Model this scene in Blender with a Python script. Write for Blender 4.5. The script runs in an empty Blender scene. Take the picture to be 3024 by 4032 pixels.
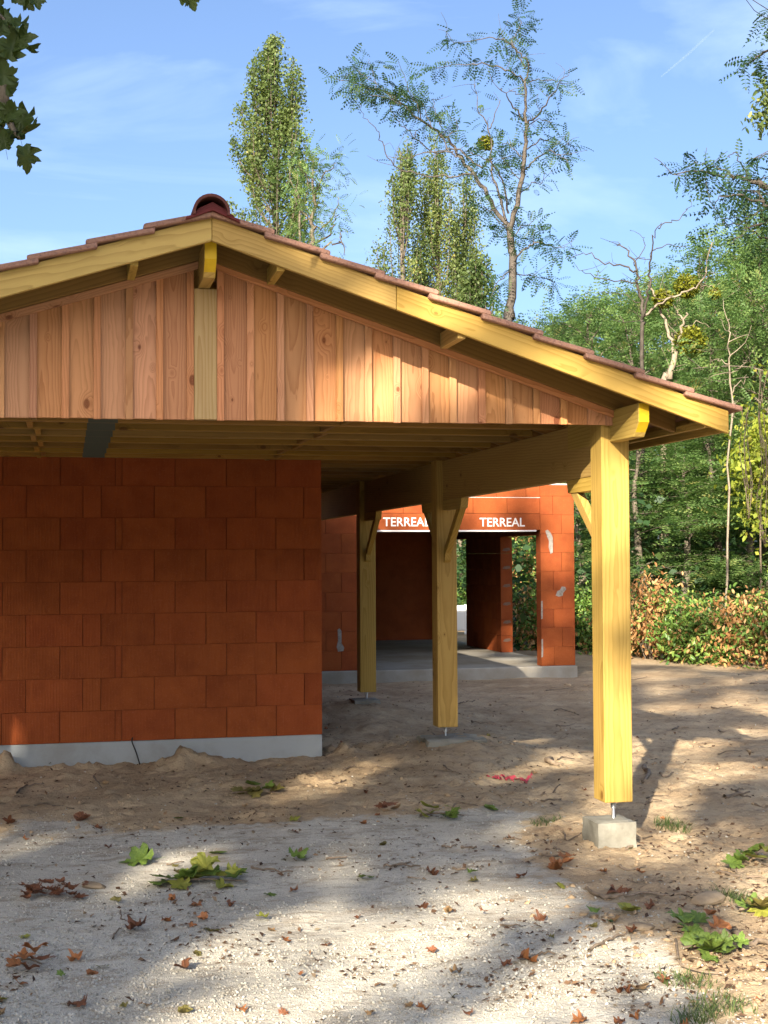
import bpy, bmesh, math, random
import numpy as np
from mathutils import Vector, Matrix

# ------------------------------------------------------------------ camera, sky, sun, exposure
SC = bpy.context.scene
COL = SC.collection
CW, CH = 3024.0, 4032.0
F_PX, YAW, PITCH, ROLL = 5438.61, 0.224545822, 0.033687018, -0.005363753
_f = np.array([math.sin(YAW)*math.cos(PITCH), math.cos(YAW)*math.cos(PITCH), math.sin(PITCH)])
_r0 = np.array([math.cos(YAW), -math.sin(YAW), 0.0]); _u0 = np.cross(_r0, _f)
CR = math.cos(ROLL)*_r0 + math.sin(ROLL)*_u0
CU = -math.sin(ROLL)*_r0 + math.cos(ROLL)*_u0
cam = bpy.data.cameras.new('camera')
cam_o = bpy.data.objects.new('camera', cam); COL.objects.link(cam_o)
cam_o.matrix_world = Matrix(((CR[0], CU[0], -_f[0], 0), (CR[1], CU[1], -_f[1], 0), (CR[2], CU[2], -_f[2], 0), (0, 0, 0, 1)))
cam.sensor_fit = 'VERTICAL'; cam.sensor_height = 36.0; cam.lens = F_PX/CH*36.0
cam.clip_start = 0.05; cam.clip_end = 6000
SC.camera = cam_o

SUN_DIR = np.array([0.53, 1.0, -0.52])            # the way the light travels
SUN_EL = math.atan2(0.52, math.hypot(0.53, 1.0))
SUN_AZ = math.atan2(-0.53, -1.0)                   # bearing of the sun from +Y towards +X
world = bpy.data.worlds.new('World'); SC.world = world; world.use_nodes = True
wn = world.node_tree.nodes; wl = world.node_tree.links; wn.clear()
sky = wn.new('ShaderNodeTexSky'); sky.sky_type = 'NISHITA'; sky.sun_disc = False
sky.sun_elevation = SUN_EL; sky.sun_rotation = SUN_AZ % (2*math.pi)
sky.altitude = 100; sky.air_density = 0.72; sky.dust_density = 3.6; sky.ozone_density = 3.0
SKY_STRENGTH = 0.104
bg = wn.new('ShaderNodeBackground'); wo = wn.new('ShaderNodeOutputWorld')
bg.inputs['Strength'].default_value = SKY_STRENGTH
# thin high cloud veil, everywhere on the dome
tc = wn.new('ShaderNodeTexCoord'); mp = wn.new('ShaderNodeMapping'); mp.inputs['Scale'].default_value = (1.5, 1.0, 5.5)
mp.inputs['Rotation'].default_value = (0.3, 0.5, 0.4)
nz = wn.new('ShaderNodeTexNoise'); nz.inputs['Scale'].default_value = 2.2; nz.inputs['Detail'].default_value = 7; nz.inputs['Roughness'].default_value = 0.55
nz.inputs['Distortion'].default_value = 0.6
rp = wn.new('ShaderNodeValToRGB'); rp.color_ramp.elements[0].position = 0.45; rp.color_ramp.elements[1].position = 0.74
rp.color_ramp.elements[1].color = (0.42, 0.42, 0.42, 1)
mx = wn.new('ShaderNodeMix'); mx.data_type = 'RGBA'; mx.blend_type = 'MIX'
mx.inputs['B'].default_value = (3.9, 4.8, 6.0, 1)
wl.new(tc.outputs['Generated'], mp.inputs['Vector']); wl.new(mp.outputs[0], nz.inputs['Vector']); wl.new(nz.outputs['Fac'], rp.inputs['Fac'])
wl.new(rp.outputs['Color'], mx.inputs['Factor']); wl.new(sky.outputs[0], mx.inputs['A']); wl.new(mx.outputs['Result'], bg.inputs['Color'])
wl.new(bg.outputs[0], wo.inputs['Surface'])

sun = bpy.data.lights.new('sun', 'SUN'); sun.energy = 4.8; sun.angle = math.radians(0.53); sun.color = (1.0, 0.90, 0.74)
sun_o = bpy.data.objects.new('sun', sun); COL.objects.link(sun_o); sun_o.location = (-8, -12, 12)
sun_o.rotation_euler = Vector(SUN_DIR).to_track_quat('-Z', 'Y').to_euler()
vs = SC.view_settings; vs.view_transform = 'Standard'; vs.look = 'None'; vs.gamma = 1; vs.use_curve_mapping = False
vs.exposure = 1.50
SC.cycles.max_bounces = 6; SC.cycles.diffuse_bounces = 1; SC.cycles.transparent_max_bounces = 8

# ------------------------------------------------------------------ pixel rays (photograph in 1659 x 2212)
PS = CW/1659.0
def ray(x, y):
    return ((x*PS-CW/2)*CR - (y*PS-CH/2)*CU + F_PX*_f)/F_PX
def at_depth(x, y, d): return ray(x, y)*d
def at_z(x, y, z): d = ray(x, y); return d*z/d[2]

# ------------------------------------------------------------------ numeric noise
def hash2(i, j, s=0):
    n = (i.astype(np.int64)*374761393 + j.astype(np.int64)*668265263 + s*974711) & 0x7fffffff
    n = ((n ^ (n >> 13))*1274126177) & 0x7fffffff
    return ((n ^ (n >> 16)) & 0xffff)/65535.0
def vnoise(x, y, s=0):
    x = np.asarray(x, float); y = np.asarray(y, float)
    i = np.floor(x); j = np.floor(y); u = x-i; v = y-j
    u = u*u*(3-2*u); v = v*v*(3-2*v)
    a = hash2(i, j, s); b = hash2(i+1, j, s); c = hash2(i, j+1, s); d = hash2(i+1, j+1, s)
    return (a*(1-u)+b*u)*(1-v) + (c*(1-u)+d*u)*v
def fbm(x, y, o=4, s=0):
    t = 0; a = 0.5; n = 0
    for k in range(o):
        t = t + a*vnoise(x, y, s+k*17); n += a; a *= 0.5; x = x*2.03; y = y*2.03
    return t/n
def sstep(a, b, x):
    t = np.clip((x-a)/(b-a), 0, 1); return t*t*(3-2*t)

G0 = -1.75
MOUNDS = [(-.50, 11.88, .10, .09, .17), (-.12, 11.85, .16, .08, .06), (.16, 11.9, .13, .06, .07), (.95, 11.75, .22, .16, .17), (1.28, 11.8, .18, .12, .10),
          (1.95, 11.75, .16, .12, .05), (2.36, 11.9, .14, .15, .11), (2.7, 12.3, .3, .2, .06), (3.3, 11.75, .7, .55, .185), (3.2, 15.0, .8, .9, .15), (3.0, 8.3, .3, .3, .05), (3.85, 8.35, .25, .3, -.06), (3.55, 8.1, .16, .16, -.05)]
def path_mask(x, y):
    """1 on the pale gravel yard, 0 on the tan earth"""
    w = (fbm(x*1.1, y*1.1, 4, 5)-.5)
    far = 1-sstep(8.85, 9.75, y + .35*np.maximum(x-1.6, 0) + w*1.6)
    right = 1-sstep(2.15, 2.95, x - .10*(y-5) + w*1.5)
    return far*right
def ground_h(x, y):
    x = np.asarray(x, float); y = np.asarray(y, float)
    earth = 1-path_mask(x, y)
    h = G0 + (fbm(x*.35, y*.35, 3, 1)-.5)*.10*sstep(0, 6, np.abs(y-8)+np.abs(x)*.3)
    near = np.exp(-np.maximum(y-14, 0)/8)
    h = h + (fbm(x*1.7, y*2.6, 4, 2)-.5)*(.018+.060*earth)
    h = h + (fbm(x*7, y*9, 3, 3)-.5)*(.010+.028*earth)*near
    h = h + np.maximum(fbm(x*6.1, y*9.9, 4, 9)-.58, 0)*.10*earth*near + (vnoise(x*17, y*21, 7)-.5)*.014*earth*near + np.maximum(vnoise(x*27, y*31, 11)-.62, 0)*.055*earth*near
    for mx_, my_, sx, sy, hh in MOUNDS:
        lump = .25+1.4*fbm(x*11+mx_, y*13, 4, 4)**1.3 if sx < .4 else 1.0
        h = h + hh*lump*np.exp(-((x-mx_)/sx)**2-((y-my_)/sy)**2)
    # level ground under the far building
    k = sstep(17.5, 18.6, y)*sstep(1.5, 2.5, x)*(1-sstep(9, 10, x))*(1-sstep(27, 29, y))
    h = h*(1-k) + (G0+.02+(fbm(x*3, y*3, 3, 8)-.5)*.05)*k
    return h
def gh(x, y): return float(ground_h(np.array([x]), np.array([y]))[0])
def on_ground(px, py):
    z = G0
    for _ in range(4):
        p = at_z(px, py, z); z = gh(p[0], p[1])
    return p[0], p[1], z

# ------------------------------------------------------------------ materials
def new_mat(name):
    m = bpy.data.materials.new(name); m.use_nodes = True
    nt = m.node_tree; nt.nodes.clear()
    out = nt.nodes.new('ShaderNodeOutputMaterial'); b = nt.nodes.new('ShaderNodeBsdfPrincipled')
    nt.links.new(b.outputs[0], out.inputs['Surface'])
    return m, nt, b, out
class NT:
    def __init__(s, nt): s.t = nt
    def n(s, ty, **kw):
        nd = s.t.nodes.new(ty)
        for k, v in kw.items(): setattr(nd, k, v)
        return nd
    def put(s, sock, v):
        if isinstance(v, bpy.types.NodeSocket): s.t.links.new(v, sock)
        elif v is not None: sock.default_value = v
    def math(s, op, a, b=None, c=None):
        nd = s.n('ShaderNodeMath', operation=op); s.put(nd.inputs[0], a)
        if b is not None: s.put(nd.inputs[1], b)
        if c is not None: s.put(nd.inputs[2], c)
        return nd.outputs[0]
    def mix(s, f, a, b, mode='MIX'):
        nd = s.n('ShaderNodeMix', data_type='RGBA', blend_type=mode)
        s.put(nd.inputs['Factor'], f); s.put(nd.inputs['A'], a); s.put(nd.inputs['B'], b); return nd.outputs['Result']
    def mapr(s, v, a, b, c=0.0, d=1.0):
        nd = s.n('ShaderNodeMapRange', interpolation_type='SMOOTHSTEP'); s.put(nd.inputs[0], v)
        for i, q in enumerate((a, b, c, d)): s.put(nd.inputs[i+1], q)
        return nd.outputs[0]
    def noise(s, vec, scale, detail=4, rough=.55, dist=0.0):
        nd = s.n('ShaderNodeTexNoise'); s.put(nd.inputs['Vector'], vec); nd.inputs['Scale'].default_value = scale
        nd.inputs['Detail'].default_value = detail; nd.inputs['Roughness'].default_value = rough; nd.inputs['Distortion'].default_value = dist
        return nd.outputs['Fac']
    def vmul(s, v, k):
        nd = s.n('ShaderNodeVectorMath', operation='MULTIPLY'); s.put(nd.inputs[0], v); nd.inputs[1].default_value = k; return nd.outputs[0]
    def vadd(s, v, k):
        nd = s.n('ShaderNodeVectorMath', operation='ADD'); s.put(nd.inputs[0], v); s.put(nd.inputs[1], k); return nd.outputs[0]
    def bump(s, h, dist, strength=1.0):
        nd = s.n('ShaderNodeBump'); nd.inputs['Strength'].default_value = strength; nd.inputs['Distance'].default_value = dist
        s.put(nd.inputs['Height'], h); return nd.outputs[0]
def C(r, g, b): return (r, g, b, 1)

def wood(name, light, dark, knot, ring=.020, vary=.18, knots=.62, rough=.6, contrast=.6):
    m, nt, b, out = new_mat(name); q = NT(nt)
    co = q.n('ShaderNodeTexCoord').outputs['Object']; rnd = q.n('ShaderNodeObjectInfo').outputs['Random']
    off = q.n('ShaderNodeCombineXYZ'); q.put(off.inputs[0], q.math('MULTIPLY', rnd, 53.0)); q.put(off.inputs[1], q.math('MULTIPLY', rnd, 19.0)); q.put(off.inputs[2], q.math('MULTIPLY', rnd, 31.0))
    v = q.vadd(co, off.outputs[0])
    sep = q.n('ShaderNodeSeparateXYZ'); q.put(sep.inputs[0], co)
    r2 = q.math('FRACT', q.math('MULTIPLY', rnd, 17.3)); r3 = q.math('FRACT', q.math('MULTIPLY', rnd, 91.7))
    wob = q.noise(q.vmul(v, (1.1, 5, 5)), 1.0, 3)
    wob2 = q.noise(q.vmul(v, (3.5, 16, 16)), 1.0, 2)
    yy = q.math('ADD', q.math('ADD', sep.outputs[1], q.math('MULTIPLY_ADD', rnd, .10, -.05)), q.math('MULTIPLY_ADD', wob, .06, -.03))
    zz = q.math('ADD', q.math('MULTIPLY_ADD', r2, .07, .02), q.math('MULTIPLY', sep.outputs[0], q.math('MULTIPLY_ADD', r3, .10, -.05)))
    zz = q.math('ADD', zz, q.math('MULTIPLY_ADD', wob2, .03, -.015)); zz = q.math('ADD', zz, sep.outputs[2])
    rr = q.math('SQRT', q.math('ADD', q.math('MULTIPLY', yy, yy), q.math('MULTIPLY', zz, zz)))
    # knots push the rings aside
    vor = q.n('ShaderNodeTexVoronoi', feature='F1'); q.put(vor.inputs['Vector'], q.vmul(v, (5.2, 8.5, 8.5))); vor.inputs['Scale'].default_value = 1.0
    kd = vor.outputs['Distance']; sepc = q.n('ShaderNodeSeparateColor'); q.put(sepc.inputs[0], vor.outputs['Color'])
    has = q.math('GREATER_THAN', sepc.outputs[0], knots)
    size = q.math('MULTIPLY_ADD', q.math('POWER', sepc.outputs[1], 2.0), .13, .05)
    kn = q.math('MULTIPLY', q.mapr(q.math('DIVIDE', kd, size), .75, 1.15, 1, 0), has)
    halo = q.math('MULTIPLY', q.mapr(q.math('DIVIDE', kd, size), .8, 3.0, 1, 0), has)
    rr = q.math('ADD', rr, q.math('MULTIPLY', halo, .03))
    ringv = q.math('FRACT', q.math('DIVIDE', rr, ring))
    ringv = q.math('POWER', ringv, 2.0)
    ringv = q.math('MULTIPLY', ringv, q.mapr(ringv, .85, 1.0, 1, 0))
    fine = q.noise(q.vmul(v, (2.5, 130, 130)), 1.0, 3)
    tone = q.noise(q.vmul(v, (.8, 6, 6)), 1.0, 3)
    f = q.math('ADD', q.math('MULTIPLY', ringv, contrast), q.math('MULTIPLY_ADD', fine, .30, -.15))
    f = q.math('ADD', f, q.math('MULTIPLY_ADD', tone, .85, -.42)); f = q.math('ADD', f, q.math('MULTIPLY', halo, .25))
    colr = q.mix(f, light, dark); colr.node.clamp_factor = True
    krings = q.math('MULTIPLY', q.math('FRACT', q.math('MULTIPLY', kd, 22.0)), .35)
    colr = q.mix(q.math('MULTIPLY', kn, q.math('SUBTRACT', .95, krings)), colr, knot)
    hsv = q.n('ShaderNodeHueSaturation'); q.put(hsv.inputs['Color'], colr)
    q.put(hsv.inputs['Value'], q.math('MULTIPLY_ADD', r3, vary*2, 1-vary)); q.put(hsv.inputs['Hue'], q.math('MULTIPLY_ADD', r2, .012, .495))
    q.put(hsv.inputs['Saturation'], q.math('MULTIPLY_ADD', rnd, .12, 1.0))
    q.put(b.inputs['Base Color'], hsv.outputs[0]); b.inputs['Roughness'].default_value = rough; b.inputs['Specular IOR Level'].default_value = .25
    hgt = q.math('ADD', q.math('MULTIPLY', ringv, .5), fine)
    q.put(b.inputs['Normal'], q.bump(hgt, .0012, .6))
    return m
M = {}
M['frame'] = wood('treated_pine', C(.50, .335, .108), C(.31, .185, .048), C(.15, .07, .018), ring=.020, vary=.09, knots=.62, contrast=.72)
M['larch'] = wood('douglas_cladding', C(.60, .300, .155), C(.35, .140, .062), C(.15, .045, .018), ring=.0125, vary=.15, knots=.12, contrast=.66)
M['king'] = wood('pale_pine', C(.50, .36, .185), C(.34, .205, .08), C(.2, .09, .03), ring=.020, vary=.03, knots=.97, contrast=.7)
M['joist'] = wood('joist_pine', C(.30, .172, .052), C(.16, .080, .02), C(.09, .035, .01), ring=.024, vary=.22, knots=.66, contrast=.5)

def simple(name, c, rough=.7, metal=0.0, vary=.0, noise=None, bump=None, spec=.3):
    m, nt, b, out = new_mat(name); q = NT(nt)
    col = c; co = q.n('ShaderNodeTexCoord').outputs['Object']; rnd = q.n('ShaderNodeObjectInfo').outputs['Random']
    if noise:
        sc, c2, lo, hi = noise
        off = q.n('ShaderNodeCombineXYZ'); q.put(off.inputs[0], q.math('MULTIPLY', rnd, 40.0))
        col = q.mix(q.mapr(q.noise(q.vadd(co, off.outputs[0]), sc, 6, .62), lo, hi), c, c2)
    if vary:
        hsv = q.n('ShaderNodeHueSaturation'); q.put(hsv.inputs['Color'], col); q.put(hsv.inputs['Value'], q.math('MULTIPLY_ADD', rnd, vary*2, 1-vary)); col = hsv.outputs[0]
    q.put(b.inputs['Base Color'], col); b.inputs['Roughness'].default_value = rough; b.inputs['Metallic'].default_value = metal
    b.inputs['Specular IOR Level'].default_value = spec
    if bump: q.put(b.inputs['Normal'], q.bump(q.noise(co, bump[0], 5, .6), bump[1], .8))
    return m
M['paint_end'] = simple('yellow_end_paint', C(.70, .46, .015), .55, noise=(9, C(.60, .36, .01), .35, .7), bump=(60, .001))
M['concrete'] = simple('concrete', C(.28, .265, .215), .85, noise=(7, C(.20, .185, .145), .35, .65), bump=(45, .004))
M['slab'] = simple('slab_concrete', C(.36, .335, .285), .8, noise=(1.6, C(.27, .235, .18), .35, .65), bump=(30, .003))
M['plinth'] = simple('plinth_render', C(.40, .42, .42), .85, noise=(3, C(.33, .33, .31), .4, .7), bump=(25, .003))
M['mortar'] = simple('mortar', C(.32, .29, .25), .9, noise=(20, C(.23, .19, .155), .4, .7), bump=(50, .003))
M['mortar_brown'] = simple('brown_mortar', C(.25, .15, .10), .9, noise=(20, C(.18, .11, .08), .4, .7))  # browner, darker mortar for the patches on the inner jamb
M['steel'] = simple('galvanised_steel', C(.55, .56, .56), .4, .9)
M['white'] = simple('white_paint', C(.80, .80, .78), .6)
M['print'] = simple('white_print_on_clay', C(.74, .70, .66), .8, noise=(55, C(.60, .42, .34), .52, .74))
M['lintel_strip'] = simple('plaster_strip', C(.74, .68, .64), .8)
M['membrane'] = simple('grey_membrane', C(.11, .115, .09), .8, bump=(40, .002))
M['tile'] = simple('roof_tile', C(.36, .195, .135), .85, vary=.16, noise=(60, C(.19, .105, .085), .45, .72), bump=(70, .002))
M['ridge'] = simple('ridge_tile', C(.125, .042, .032), .8, vary=.12, noise=(14, C(.09, .03, .022), .4, .7), bump=(40, .002))
M['closer'] = simple('ridge_closer', C(.11, .016, .014), .7, vary=.15)
M['bark'] = simple('grey_bark', C(.20, .165, .12), .9, vary=.2, noise=(9, C(.10, .08, .06), .35, .65), bump=(22, .02))
M['grey_bark2'] = simple('dark_grey_bark', C(.125, .105, .085), .9, noise=(9, C(.06, .05, .04), .35, .65), bump=(22, .02))
M['pale_bark'] = simple('pale_bark', C(.30, .245, .175), .9, noise=(6, C(.18, .14, .10), .4, .7), bump=(20, .01))
M['dark_bark'] = simple('dark_twig_bark', C(.085, .07, .055), .9, noise=(9, C(.05, .04, .03), .35, .65))
M['twig'] = simple('dry_twig', C(.22, .165, .115), .9, vary=.25, noise=(25, C(.12, .09, .06), .4, .7))
M['stone'] = simple('limestone', C(.52, .48, .40), .9, vary=.2, noise=(12, C(.40, .35, .27), .4, .7), bump=(40, .004))
M['earth_stone'] = simple('earthy_stone', C(.36, .27, .17), .95, vary=.2, noise=(12, C(.26, .19, .12), .4, .7), bump=(40, .004))
M['pink'] = simple('pink_marker_paint', C(.72, .07, .12), .8, noise=(30, C(.5, .10, .10), .4, .6))
M['cable'] = simple('dark_cable', C(.03, .025, .02), .6)

def brick_mat(name, base, dark, light):
    m, nt, b, out = new_mat(name); q = NT(nt)
    co = q.n('ShaderNodeTexCoord').outputs['Object']; rnd = q.n('ShaderNodeObjectInfo').outputs['Random']
    off = q.n('ShaderNodeCombineXYZ'); q.put(off.inputs[0], q.math('MULTIPLY', rnd, 40.0)); q.put(off.inputs[2], q.math('MULTIPLY', rnd, 17.0))
    v = q.vadd(co, off.outputs[0])
    sep = q.n('ShaderNodeSeparateXYZ'); q.put(sep.inputs[0], co)
    big = q.noise(v, 4.0, 5, .6)
    col = q.mix(q.mapr(big, .35, .7), base, dark)
    streak = q.noise(q.vmul(v, (60, 60, 2.5)), 1.0, 3, .6)
    col = q.mix(q.math('MULTIPLY', q.mapr(streak, .58, .78), .16), col, light)
    speck = q.noise(v, 95, 2, .5)
    col = q.mix(q.math('MULTIPLY', q.mapr(speck, .55, .75), .22), col, light)
    hsv = q.n('ShaderNodeHueSaturation'); q.put(hsv.inputs['Color'], col); q.put(hsv.inputs['Value'], q.math('MULTIPLY_ADD', rnd, .12, .94))
    q.put(hsv.inputs['Hue'], q.math('MULTIPLY_ADD', q.math('FRACT', q.math('MULTIPLY', rnd, 13.7)), .004, .498))
    q.put(b.inputs['Base Color'], hsv.outputs[0]); b.inputs['Roughness'].default_value = .85; b.inputs['Specular IOR Level'].default_value = .2
    groove = q.math('SINE', q.math('MULTIPLY', sep.outputs[0], 2*math.pi/.0125))
    q.put(b.inputs['Normal'], q.bump(q.math('ADD', q.math('MULTIPLY', groove, .45), q.math('MULTIPLY', streak, .9)), .002, .7))
    return m
M['brick'] = brick_mat('terracotta_block', C(.335, .080, .020), C(.26, .058, .015), C(.46, .165, .07))
M['core'] = simple('joint_core', C(.16, .04, .015), .95)  # dark red core that fills the joints between blocks

def leaf_mat(name, stops, trans=.42, rough=.5):
    """per-leaf tone attribute picks the colour; thin leaves let some light through"""
    m, nt, b, out = new_mat(name); q = NT(nt)
    at = q.n('ShaderNodeAttribute', attribute_name='tone')
    rp_ = q.n('ShaderNodeValToRGB'); q.put(rp_.inputs[0], at.outputs['Fac'])
    els = rp_.color_ramp.elements
    while len(els) < len(stops): els.new(.5)
    for e, (p, c) in zip(els, stops): e.position = p; e.color = c
    q.put(b.inputs['Base Color'], rp_.outputs[0]); b.inputs['Roughness'].default_value = rough; b.inputs['Specular IOR Level'].default_value = .3
    tr = q.n('ShaderNodeBsdfTranslucent')
    sat = q.n('ShaderNodeHueSaturation'); sat.inputs['Saturation'].default_value = 1.15; sat.inputs['Value'].default_value = 1.25; q.put(sat.inputs['Color'], rp_.outputs[0])
    q.put(tr.inputs['Color'], sat.outputs[0])
    ms = q.n('ShaderNodeMixShader'); ms.inputs[0].default_value = trans
    q.put(ms.inputs[1], b.outputs[0]); q.put(ms.inputs[2], tr.outputs[0]); q.put(out.inputs['Surface'], ms.outputs[0])
    return m
M['l_poplar'] = leaf_mat('poplar_leaf', [(0, C(.065, .105, .03)), (.5, C(.145, .195, .06)), (.85, C(.23, .27, .085)), (1, C(.34, .32, .10))])
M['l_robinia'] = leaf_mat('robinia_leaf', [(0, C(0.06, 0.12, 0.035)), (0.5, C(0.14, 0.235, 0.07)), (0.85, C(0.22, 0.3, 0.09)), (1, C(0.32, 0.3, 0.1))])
M['l_dark'] = leaf_mat('dark_robinia_leaf', [(0, C(0.027, 0.062, 0.025)), (.6, C(0.050, 0.106, 0.037)), (1, C(0.088, 0.138, 0.037))])  # darker green for the sparse and near robinias and the undergrowth
M['l_plane'] = leaf_mat('plane_leaf', [(0, C(.05, .075, .015)), (.6, C(.09, .11, .02)), (1, C(.16, .10, .02))], .22)
M['l_laurel'] = leaf_mat('laurel_leaf', [(0, C(0.070, 0.150, 0.035)), (.6, C(0.150, 0.263, 0.053)), (1, C(0.333, 0.386, 0.088))], .2, .35)
M['l_dry'] = leaf_mat('dry_laurel_leaf', [(0, C(.20, .085, .03)), (.5, C(.44, .225, .085)), (1, C(.60, .38, .17))], .2, .5)
M['l_mistle'] = leaf_mat('mistletoe_leaf', [(0, C(0.09, 0.11, 0.012)), (0.6, C(0.2, 0.21, 0.02)), (1, C(0.3, 0.29, 0.04))], .25)
M['l_yellow'] = leaf_mat('yellow_green_leaf', [(0, C(0.154, 0.210, 0.028)), (.6, C(0.280, 0.322, 0.042)), (1, C(0.448, 0.392, 0.070))], .3)
M['l_grass'] = leaf_mat('grass_blade', [(0, C(.06, .11, .03)), (.6, C(.11, .16, .05)), (1, C(.20, .20, .08))], .2)
M['l_litter'] = leaf_mat('litter_flake', [(0, C(.055, .030, .018)), (.5, C(.12, .065, .035)), (.8, C(.22, .13, .07)), (1, C(.30, .24, .15))], .05, .8)
M['l_pebble'] = leaf_mat('pebble', [(0, C(.28, .25, .20)), (.5, C(.48, .45, .38)), (1, C(.66, .62, .54))], 0.0, .85)

def ground_leaf(name, c1, c2):
    m, nt, b, out = new_mat(name); q = NT(nt)
    co = q.n('ShaderNodeTexCoord').outputs['Object']; rnd = q.n('ShaderNodeObjectInfo').outputs['Random']
    off = q.n('ShaderNodeCombineXYZ'); q.put(off.inputs[0], q.math('MULTIPLY', rnd, 40.0))
    col = q.mix(q.mapr(q.noise(q.vadd(co, off.outputs[0]), 18, 4), .35, .65), c1, c2)
    hsv = q.n('ShaderNodeHueSaturation'); q.put(hsv.inputs['Color'], col); q.put(hsv.inputs['Value'], q.math('MULTIPLY_ADD', rnd, .5, .75))
    q.put(b.inputs['Base Color'], hsv.outputs[0]); b.inputs['Roughness'].default_value = .6
    tr = q.n('ShaderNodeBsdfTranslucent'); q.put(tr.inputs['Color'], hsv.outputs[0]); ms = q.n('ShaderNodeMixShader'); ms.inputs[0].default_value = .2
    q.put(ms.inputs[1], b.outputs[0]); q.put(ms.inputs[2], tr.outputs[0]); q.put(out.inputs['Surface'], ms.outputs[0])
    return m
M['g_green'] = ground_leaf('fallen_green_leaf', C(.10, .17, .025), C(.17, .24, .04))
M['g_lime'] = ground_leaf('fallen_lime_leaf', C(.26, .28, .04), C(.34, .32, .05))
M['g_olive'] = ground_leaf('fallen_olive_leaf', C(.13, .12, .03), C(.20, .16, .04))
M['g_brown'] = ground_leaf('fallen_brown_leaf', C(.17, .062, .028), C(.26, .105, .045))
M['g_orange'] = ground_leaf('fallen_orange_leaf', C(.42, .15, .045), C(.33, .14, .05))
M['g_tan'] = ground_leaf('fallen_tan_leaf', C(.42, .27, .13), C(.33, .20, .09))

# ground: tan earth, pale crushed-stone yard
def ground_mat():
    m, nt, b, out = new_mat('earth_and_gravel'); q = NT(nt)
    co = q.n('ShaderNodeTexCoord').outputs['Object']
    at = q.n('ShaderNodeAttribute', attribute_name='yard').outputs['Fac']
    e1 = q.noise(co, 1.3, 6, .6); e2 = q.noise(q.vmul(co, (4, 7, 4)), 1.6, 6, .65, .6); e3 = q.noise(co, 42, 4, .6)
    earth = q.mix(q.mapr(e1, .32, .68), C(.53, .40, .25), C(.38, .27, .16))
    earth = q.mix(q.math('MULTIPLY', q.mapr(e2, .50, .72), .7), earth, C(.165, .105, .065))
    earth = q.mix(q.math('MULTIPLY', q.mapr(e2, .46, .30), .5), earth, C(.56, .45, .29))
    earth = q.mix(q.math('MULTIPLY', q.mapr(e3, .54, .70), .45), earth, C(.15, .10, .06))
    g1 = q.noise(co, 1.1, 5, .6); g2 = q.noise(q.vmul(co, (1, 1.6, 1)), 6, 5, .65, .4); g3 = q.noise(co, 60, 3, .6); g4 = q.noise(co, 130, 2, .6)
    grav = q.mix(q.mapr(g1, .35, .65), C(.61, .56, .46), C(.50, .45, .36))
    grav = q.mix(q.math('MULTIPLY', q.mapr(g2, .48, .68), .75), grav, C(.27, .215, .15))
    grav = q.mix(q.math('MULTIPLY', q.mapr(q.noise(q.vmul(co, (1, 1.8, 1)), 2.6, 5, .6), .52, .70), .65), grav, C(.36, .275, .185))
    grav = q.mix(q.math('MULTIPLY', q.mapr(g3, .55, .68), .6), grav, C(.24, .21, .17))
    grav = q.mix(q.math('MULTIPLY', q.mapr(g4, .52, .66), .4), grav, C(.68, .66, .60))
    k = q.mapr(q.math('ADD', at, q.math('MULTIPLY_ADD', e2, .9, -.45)), .35, .65)
    col = q.mix(k, earth, grav)
    q.put(b.inputs['Base Color'], col); b.inputs['Roughness'].default_value = .95; b.inputs['Specular IOR Level'].default_value = .15
    h = q.math('ADD', q.math('MULTIPLY', e3, .5), q.math('ADD', q.math('MULTIPLY', e2, 1.1), q.math('MULTIPLY', g4, .35)))
    q.put(b.inputs['Normal'], q.bump(h, .022, .8))
    return m
M['ground'] = ground_mat()

# ------------------------------------------------------------------ object helpers
def props(o, label=None, cat=None, group=None, kind=None):
    if label: o['label'] = label
    if cat: o['category'] = cat
    if group: o['group'] = group
    if kind: o['kind'] = kind
    return o
def link(name, data, parent=None, mat=None):
    o = bpy.data.objects.new(name, data); COL.objects.link(o)
    if parent is not None: o.parent = parent
    if mat is not None and data is not None and not data.materials: data.materials.append(mat)
    return o
def empty(name, loc, label, cat, group=None):
    o = bpy.data.objects.new(name, None); COL.objects.link(o); o.location = loc; o.empty_display_size = .2
    return props(o, label, cat, group)
def place(o, mw):
    """world placement also for children (parents here are never rotated or scaled at build time)"""
    p = o.parent; off = Matrix.Identity(4)
    while p is not None:
        off = (p.matrix_local if False else Matrix.LocRotScale(p.location, p.rotation_euler, p.scale)) @ off; p = p.parent
    o.matrix_basis = off.inverted() @ mw
    return o
MESH_CACHE = {}
def bevel_bm(bm, w):
    if w: bmesh.ops.bevel(bm, geom=list(bm.edges), offset=w, segments=1, affect='EDGES', clamp_overlap=True)
def box_mesh(sx, sy, sz, bev=.004, mat=None):
    key = (round(sx, 4), round(sy, 4), round(sz, 4), bev, mat.name if mat else '')
    if key in MESH_CACHE: return MESH_CACHE[key]
    bm = bmesh.new(); bmesh.ops.create_cube(bm, size=1.0)
    for v in bm.verts: v.co = (v.co.x*sx, v.co.y*sy, v.co.z*sz)
    bevel_bm(bm, bev)
    me = bpy.data.meshes.new('box'); bm.to_mesh(me); bm.free()
    if mat: me.materials.append(mat)
    MESH_CACHE[key] = me
    return me
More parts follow.
